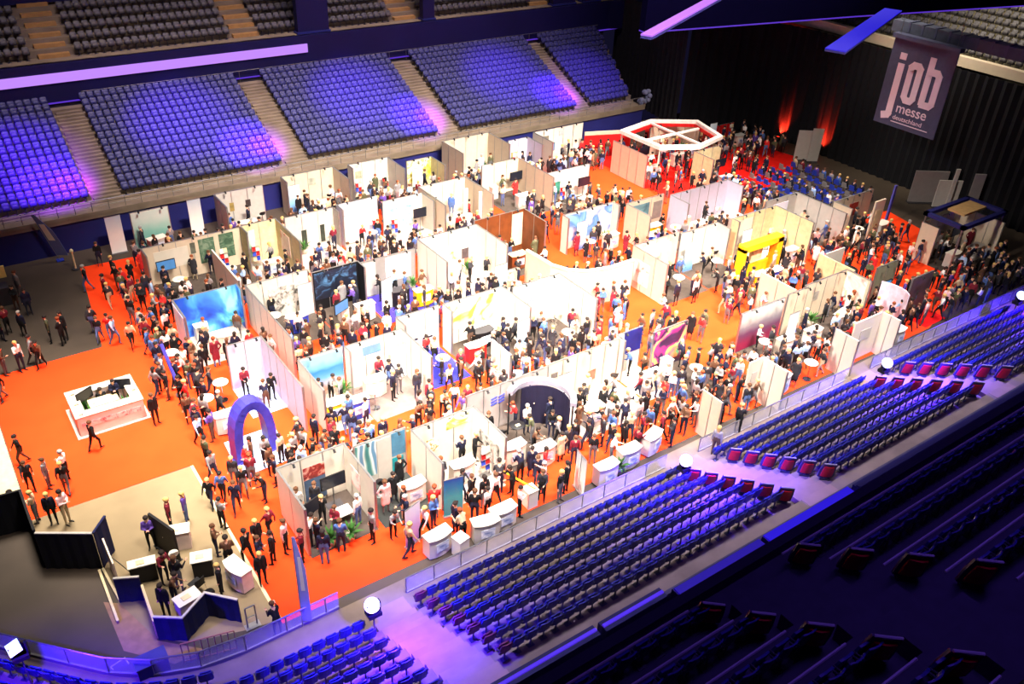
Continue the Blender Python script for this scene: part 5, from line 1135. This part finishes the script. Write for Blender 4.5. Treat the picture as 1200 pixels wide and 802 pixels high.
# ------------------------------------------------------------------ visitors placed one by one from the photograph
P1 = '''5 470|walk|black jacket|
28 545|walk|black jacket|
38 575|walk|charcoal jacket|
50 575|stand|grey sweater|grey trousers
80 578|walk|black jacket|grey trousers
73 574|stand|white shirt|black trousers
46 612|stand|beige jacket|grey trousers
38 616|stand|wine red sweater|black trousers
55 617|stand|dark navy jacket|black trousers
71 617|stand|pale pink top|beige trousers
113 528|walk|black jacket|black trousers
184 497|stand|black jacket|black trousers
192 458|stand|charcoal jacket|black trousers
186 466|walk|grey sweater|dark jeans
199 468|stand|black jacket|brown trousers
236 522|walk|light blue shirt|wine
245 548|stand|olive parka|
252 566|walk|grey sweater|dark jeans
263 588|walk|blue shirt|black trousers
257 592|walk|black jacket|
279 601|walk|dark navy jacket|dark jeans
262 620|stand|grey sweater|black trousers
292 660|walk|black jacket|
300 688|stand|black jacket|black trousers
297 668|stand|dark navy jacket|
313 664|stand|black jacket|black trousers
318 632|walk|wine red sweater|black trousers
312 642|stand|black jacket|
104 342|walk|black jacket|blue jeans
112 392|walk|charcoal jacket|blue jeans
119 402|walk|black jacket|blue jeans
126 353|stand|wine red sweater|
135 330|stand|black jacket|
140 340|walk|black jacket|brown trousers
131 362|walk|charcoal jacket|
124 400|walk|red top|
137 405|walk|light blue shirt|blue jeans
157 410|walk|beige jacket|black trousers
168 408|walk|wine red sweater|brown trousers
155 372|stand|beige jacket|black trousers
170 366|stand|black jacket|black trousers
61 402|stand|olive parka|black trousers
76 405|stand|black jacket|black trousers
71 400|stand|black jacket|
27 435|stand|white shirt|dark jeans
50 432|walk|brown jacket|black trousers
42 428|walk|grey sweater|black trousers
30 395|stand|dark navy jacket|black trousers
36 370|stand|dark navy jacket|
22 365|stand|black jacket|
12 392|stand|wine red sweater|
5 400|stand|olive parka|
8 440|stand|brown jacket|
18 350|stand|grey sweater|
29 305|stand|black jacket|
118 312|stand|black jacket|
195 645|stand|violet hoodie|black trousers
202 622|stand|wine red sweater|black trousers
220 612|stand|violet hoodie|blue jeans
221 688|stand|black jacket|pink
246 655|stand|brown jacket|
262 672|stand|brown jacket|
270 693|stand|black jacket|black trousers
206 718|stand|black jacket|black trousers
213 722|lean|brown jacket|
175 690|lean|wine red sweater|black trousers
356 658|stand|wine red sweater|black trousers
369 655|stand|dark navy jacket|black trousers
352 650|stand|pale pink top|
364 640|lean|white shirt|
395 628|stand|wine red sweater|grey trousers
405 622|stand|white shirt|blue jeans
327 745|lean|black jacket|
515 615|stand|blue shirt|dark jeans
540 600|stand|dark navy jacket|
556 612|stand|black jacket|
571 606|stand|white shirt|black trousers
535 640|lean|beige jacket|
601 608|stand|pale pink top|
655 588|stand|black jacket|
668 583|stand|black jacket|
835 540|stand|grey sweater|
862 512|stand|charcoal jacket|
830 505|stand|olive parka|'''
def refnear(x, y):
    best = None
    for ref, x0, x1, yb, dep in BO:
        cx = max(x0, min(x, x1)); cy = max(yb-dep, min(y, yb+.5)); d = math.hypot(cx-x, cy-y)
        if best is None or d < best[0]: best = (d, ref, cy >= yb)
    return best
def refof(x, y):
    if y > 43.7 and x < 5: return 'on the brown concrete floor, left'
    if x < 6.1 and y < 31.9: return 'in the catering area' if y < 28.4 or x > 1.6 else 'behind the black drape wall'
    if x < 6.3 and y > 43.7: return 'on the narrow orange carpet'
    if x < 6.9: return 'on orange carpet near information island' if y > 34 else 'on orange carpet beside catering area'
    b_ = refnear(x, y)
    if b_[0] < .1 and not b_[2]: return 'in '+b_[1]
    return ('behind ' if y > 0 and b_[2] else 'near ')+b_[1]
for l in P1.split('\n'):
    p, po, tp, lg = l.split('|'); x, y = px_at(*map(float, p.split())); tp = tp.strip(); lg = lg.strip()
    for dx_, dy_ in ((0, 0), (.3, 0), (-.3, 0), (0, .35), (.35, .4), (-.4, .4), (.6, 0), (0, .7)):
        if free(x+dx_, y+dy_, .24): x += dx_; y += dy_; break
    person(x, y, refof(x, y), top=tp or None, leg=lg or None, pose={'walk': PR.choice(['walking', 'striding']), 'lean': 'leaning forward'}.get(po, PR.choice(['standing', 'standing', 'standing with folded arms', 'gesturing'])), force=True, z=.014 if y > 20.5 else .31)
# crowds in the aisles
def crowd(x0, x1, y0, y1, n, **k):
    c = 0
    for _ in range(n*9):
        if c >= n: break
        x = PR.uniform(x0, x1); y = PR.uniform(y0, y1); sx_, sy_, w = px((x, y, 0))
        if any(a <= sx_ <= c2 and b2 <= sy_ <= d for a, b2, c2, d in HOLES): continue
        if person(x, y, refof(x, y), **k): c += 1
HOLES = [(640, 275, 700, 302), (425, 478, 490, 520), (505, 455, 560, 480), (640, 285, 730, 315), (735, 345, 775, 392), (785, 350, 845, 392), (560, 590, 660, 625), (380, 640, 480, 700), (900, 318, 950, 335), (590, 565, 625, 605), (640, 545, 730, 570), (590, 250, 610, 262)]
crowd(6.9, 8.6, 32.8, 43.5, 42); crowd(6.6, 9.4, 27.5, 30.8, 10); crowd(9, 13.5, 27.4, 30.4, 34); crowd(13.5, 18, 27.5, 30.2, 16); crowd(17, 28, 27.6, 31, 52); crowd(28, 33.5, 27, 31.4, 26)
crowd(7, 9, 43.5, 50, 14); crowd(9, 14, 43.2, 45.8, 24); crowd(14, 31, 43.0, 45.4, 60); crowd(12, 28, 35.2, 38, 46); crowd(28, 33, 32, 36.5, 20)
crowd(9, 20, 50, 52, 30); crowd(20, 46, 50.2, 52.2, 70); crowd(31.5, 42, 41.3, 44.5, 44); crowd(33, 46, 34.8, 36.6, 34); crowd(33, 45, 27.4, 30.4, 46)
crowd(17, 27, 21.6, 23.7, 34); crowd(22, 33, 21.2, 25, 70); crowd(30, 42, 21.2, 23.4, 60); crowd(41.5, 46, 21.3, 24.5, 26); crowd(44, 53, 24.5, 33, 54); crowd(46, 57, 20.9, 24, 46); crowd(47.5, 51, 33, 42, 34); crowd(45, 57, 42, 53, 56); crowd(55, 62, 45, 50, 22); crowd(10.5, 17, 21.6, 23.4, 8)
# a few staff along the near lower walkway
print('PERSONS', len(persons))
persons = [p for p in persons if inframe(p['pos']+Vector((0, 0, .9)), 10)]
persons.sort(key=lambda p: px(p['pos'])[2]); ind = persons[:298]; rest = persons[298:]
stfm = []
HLo = {}
for p in ind:
    me, hd, lo = PO[p['pose']]
    o = bpy.data.objects.new('person', me); C.objects.link(o); o.location = p['pos']; o.rotation_euler.z = p['rz']; o.scale = (p['s'],)*3
    tm = cm(p['top'], 'top'); lm = cm(p['leg'], 'leg')
    if len(me.materials):
        for i, m_ in ((0, tm), (1, lm)): o.material_slots[i].link = 'OBJECT'; o.material_slots[i].material = m_
    h = bpy.data.objects.new('hair', HM[p['style']]); C.objects.link(h); h.parent = o; h.location = hd
    h.material_slots[0].link = 'OBJECT'; h.material_slots[0].material = cm(p['hair'], 'hair')
    tag(o, '%s-haired person in %s and %s, %s %s' % (p['hair'][0], p['top'][0], p['leg'][0], {'standing with folded arms': 'arms folded', 'standing in a long coat': 'coat open', 'reading a leaflet': 'reading', 'leaning forward': 'leaning'}.get(p['pose'], p['pose']), p['ref']), 'person')
for p in rest:
    me, hd, lo = PO[p['pose']]; M = Matrix.Translation(p['pos']) @ Matrix.Rotation(p['rz'], 4, 'Z') @ Matrix.Scale(p['s'], 4)
    stfm.append((lo, M, {TOPM: cm(p['top'], 'top'), LEGM: cm(p['leg'], 'leg')}))
    stfm.append((HM[p['style']], M @ Matrix.Translation(hd), {HAIRM: cm(p['hair'], 'hair')}))
if stfm:
    o = merged('distant_crowd', stfm); o['kind'] = 'stuff'; o['label'] = 'dense crowd of small distant visitors filling the rear booths and aisles'; o['category'] = 'crowd'
# ------------------------------------------------------------------ uniqueness of labels
from collections import defaultdict
D_ = defaultdict(list)
for o in TOP: D_[o['label']].append(o)
def sxy(o): return px(o.location)[:2]
ORD = ['leftmost', 'second from left', 'third from left', 'fourth from left', 'fifth from left', 'sixth from left', 'seventh from left', 'eighth from left', 'ninth from left']
for lb, L_ in D_.items():
    if len(L_) == 1: continue
    L_.sort(key=lambda o: sxy(o)[0])
    for i, o in enumerate(L_):
        w = ('left one' if i == 0 else 'right one') if len(L_) == 2 else (ORD[i] if i < len(L_)-1 else 'rightmost') if i < 9 else 'further right'
        o['label'] = lb+', '+w
        if len(L_) > 2 and 'group' not in o.keys(): o['group'] = (lb+' series')
for o in TOP:
    n = len(o['label'].split())
    if n > 16 and ' and ' in o['label']:
        a_, b_ = o['label'].split(' and ', 1); o['label'] = a_+','+b_.split(',', 1)[1] if ',' in b_ else o['label']
    if len(o['label'].split()) > 16: print('LONG', n, o['label'])
# unused prototypes and templates (kept out of the scene)
for k, r in list(FP.items()):
    if r.name not in fused:
        for ch in list(r.children_recursive): bpy.data.objects.remove(ch)
        bpy.data.objects.remove(r)
# ------------------------------------------------------------------ light
def area(name, x, y, z, sx_, sy_, e, col, spread=120, tgt=None):
    L = bpy.data.lights.new(name, 'AREA'); L.shape = 'RECTANGLE'; L.size = sx_; L.size_y = sy_; L.energy = e; L.color = col; L.spread = math.radians(spread)
    o = bpy.data.objects.new(name, L); C.objects.link(o); o.location = (x, y, z)
    if tgt: o.rotation_euler = (Vector(tgt)-Vector((x, y, z))).to_track_quat('-Z', 'Y').to_euler()
    return o
area('hall_light', 26, 39.5, 34, 32, 9, 4200, (1, .9, .76), 46)
area('truss_light', 24, 13, 33, 32, 3, 13500, (1, .9, .78), 46, (26, 31, 0))  # added fill from the camera side for the booth walls
area('side_truss_light', -4, 24, 33, 3, 14, 5600, (1, .9, .8), 50, (30, 30, 0))  # added fill from the left, brightens the walls facing that way
area('truss_light', 30, 26, 34, 34, 2, 9500, (1, .9, .78), 40, (32, 51, 0))  # added fill for the walls of the back row
area('hall_light', 46, 37, 34, 10, 12, 4500, (1, .88, .76), 46)
area('front_light', 22, 27.5, 34, 34, 2, 3800, (1, .9, .8), 34)
area('hall_light', 4, 37, 34, 6, 8, 3600, (1, .9, .78), 44)
area('stand_light', 28, 52, 34, 44, 3, 4300, (1, .8, .55), 60, (28, 63, 5))
area('stand_light', 28, 48, 34, 44, 3, 1900, (.25, .22, 1), 60, (28, 63, 5))
area('near_stand_light', 26, 17, 34, 44, 2, 2600, (.62, .55, 1), 34, (26, 16.5, 2))
area('upper_tier_fill', 20, 5, 33, 30, 2, 560, (.24, .1, 1), 70)  # added dim blue fill, lifts the near tier out of black
area('end_light', 62, 36, 24, 3, 20, 1500, (1, .9, .72), 70, (70, 34, 10))
def spot(x, y, z, tgt, e, col, size, blend=.9):
    L = bpy.data.lights.new('arena_spot', 'SPOT'); L.energy = e; L.color = col; L.spot_size = math.radians(size); L.spot_blend = blend; L.shadow_soft_size = .3
    o = bpy.data.objects.new('arena_spot', L); C.objects.link(o); o.location = (x, y, z); o.rotation_euler = (Vector(tgt)-Vector((x, y, z))).to_track_quat('-Z', 'Y').to_euler()
for (pp, Y_, e) in (((295, 168), 59.2, 26000), ((215, 140), 62, 7000), ((62, 212), 58.8, 20000), ((15, 185), 60, 9000), ((490, 134), 59.2, 24000), ((420, 110), 62, 7000), ((652, 108), 59.2, 20000), ((590, 92), 62, 6000), ((690, 90), 60, 3000)):
    d = cr*((pp[0]-600)/F)-cu*((pp[1]-401)/F)+cf; q = Vector((0, 0, H))+d*(Y_/d.y)
    spot(q.x-10, 34, 34, q, e*50, (.2, .03, 1), 8 if e > 10000 else 13, 1)
    if e > 10000: spot(q.x-10, 34, 34, q+Vector((.8, -.4, 0)), e*42, (.55, .03, 1), 4.2, 1)
w = bpy.data.worlds.new('world'); bpy.context.scene.world = w; w.use_nodes = True
w.node_tree.nodes['Background'].inputs[0].default_value = (.05, .045, .16, 1); w.node_tree.nodes['Background'].inputs[1].default_value = .1
vs = bpy.context.scene.view_settings; vs.view_transform = 'Standard'; vs.look = 'None'; vs.gamma = 1; vs.exposure = 0; vs.use_curve_mapping = False
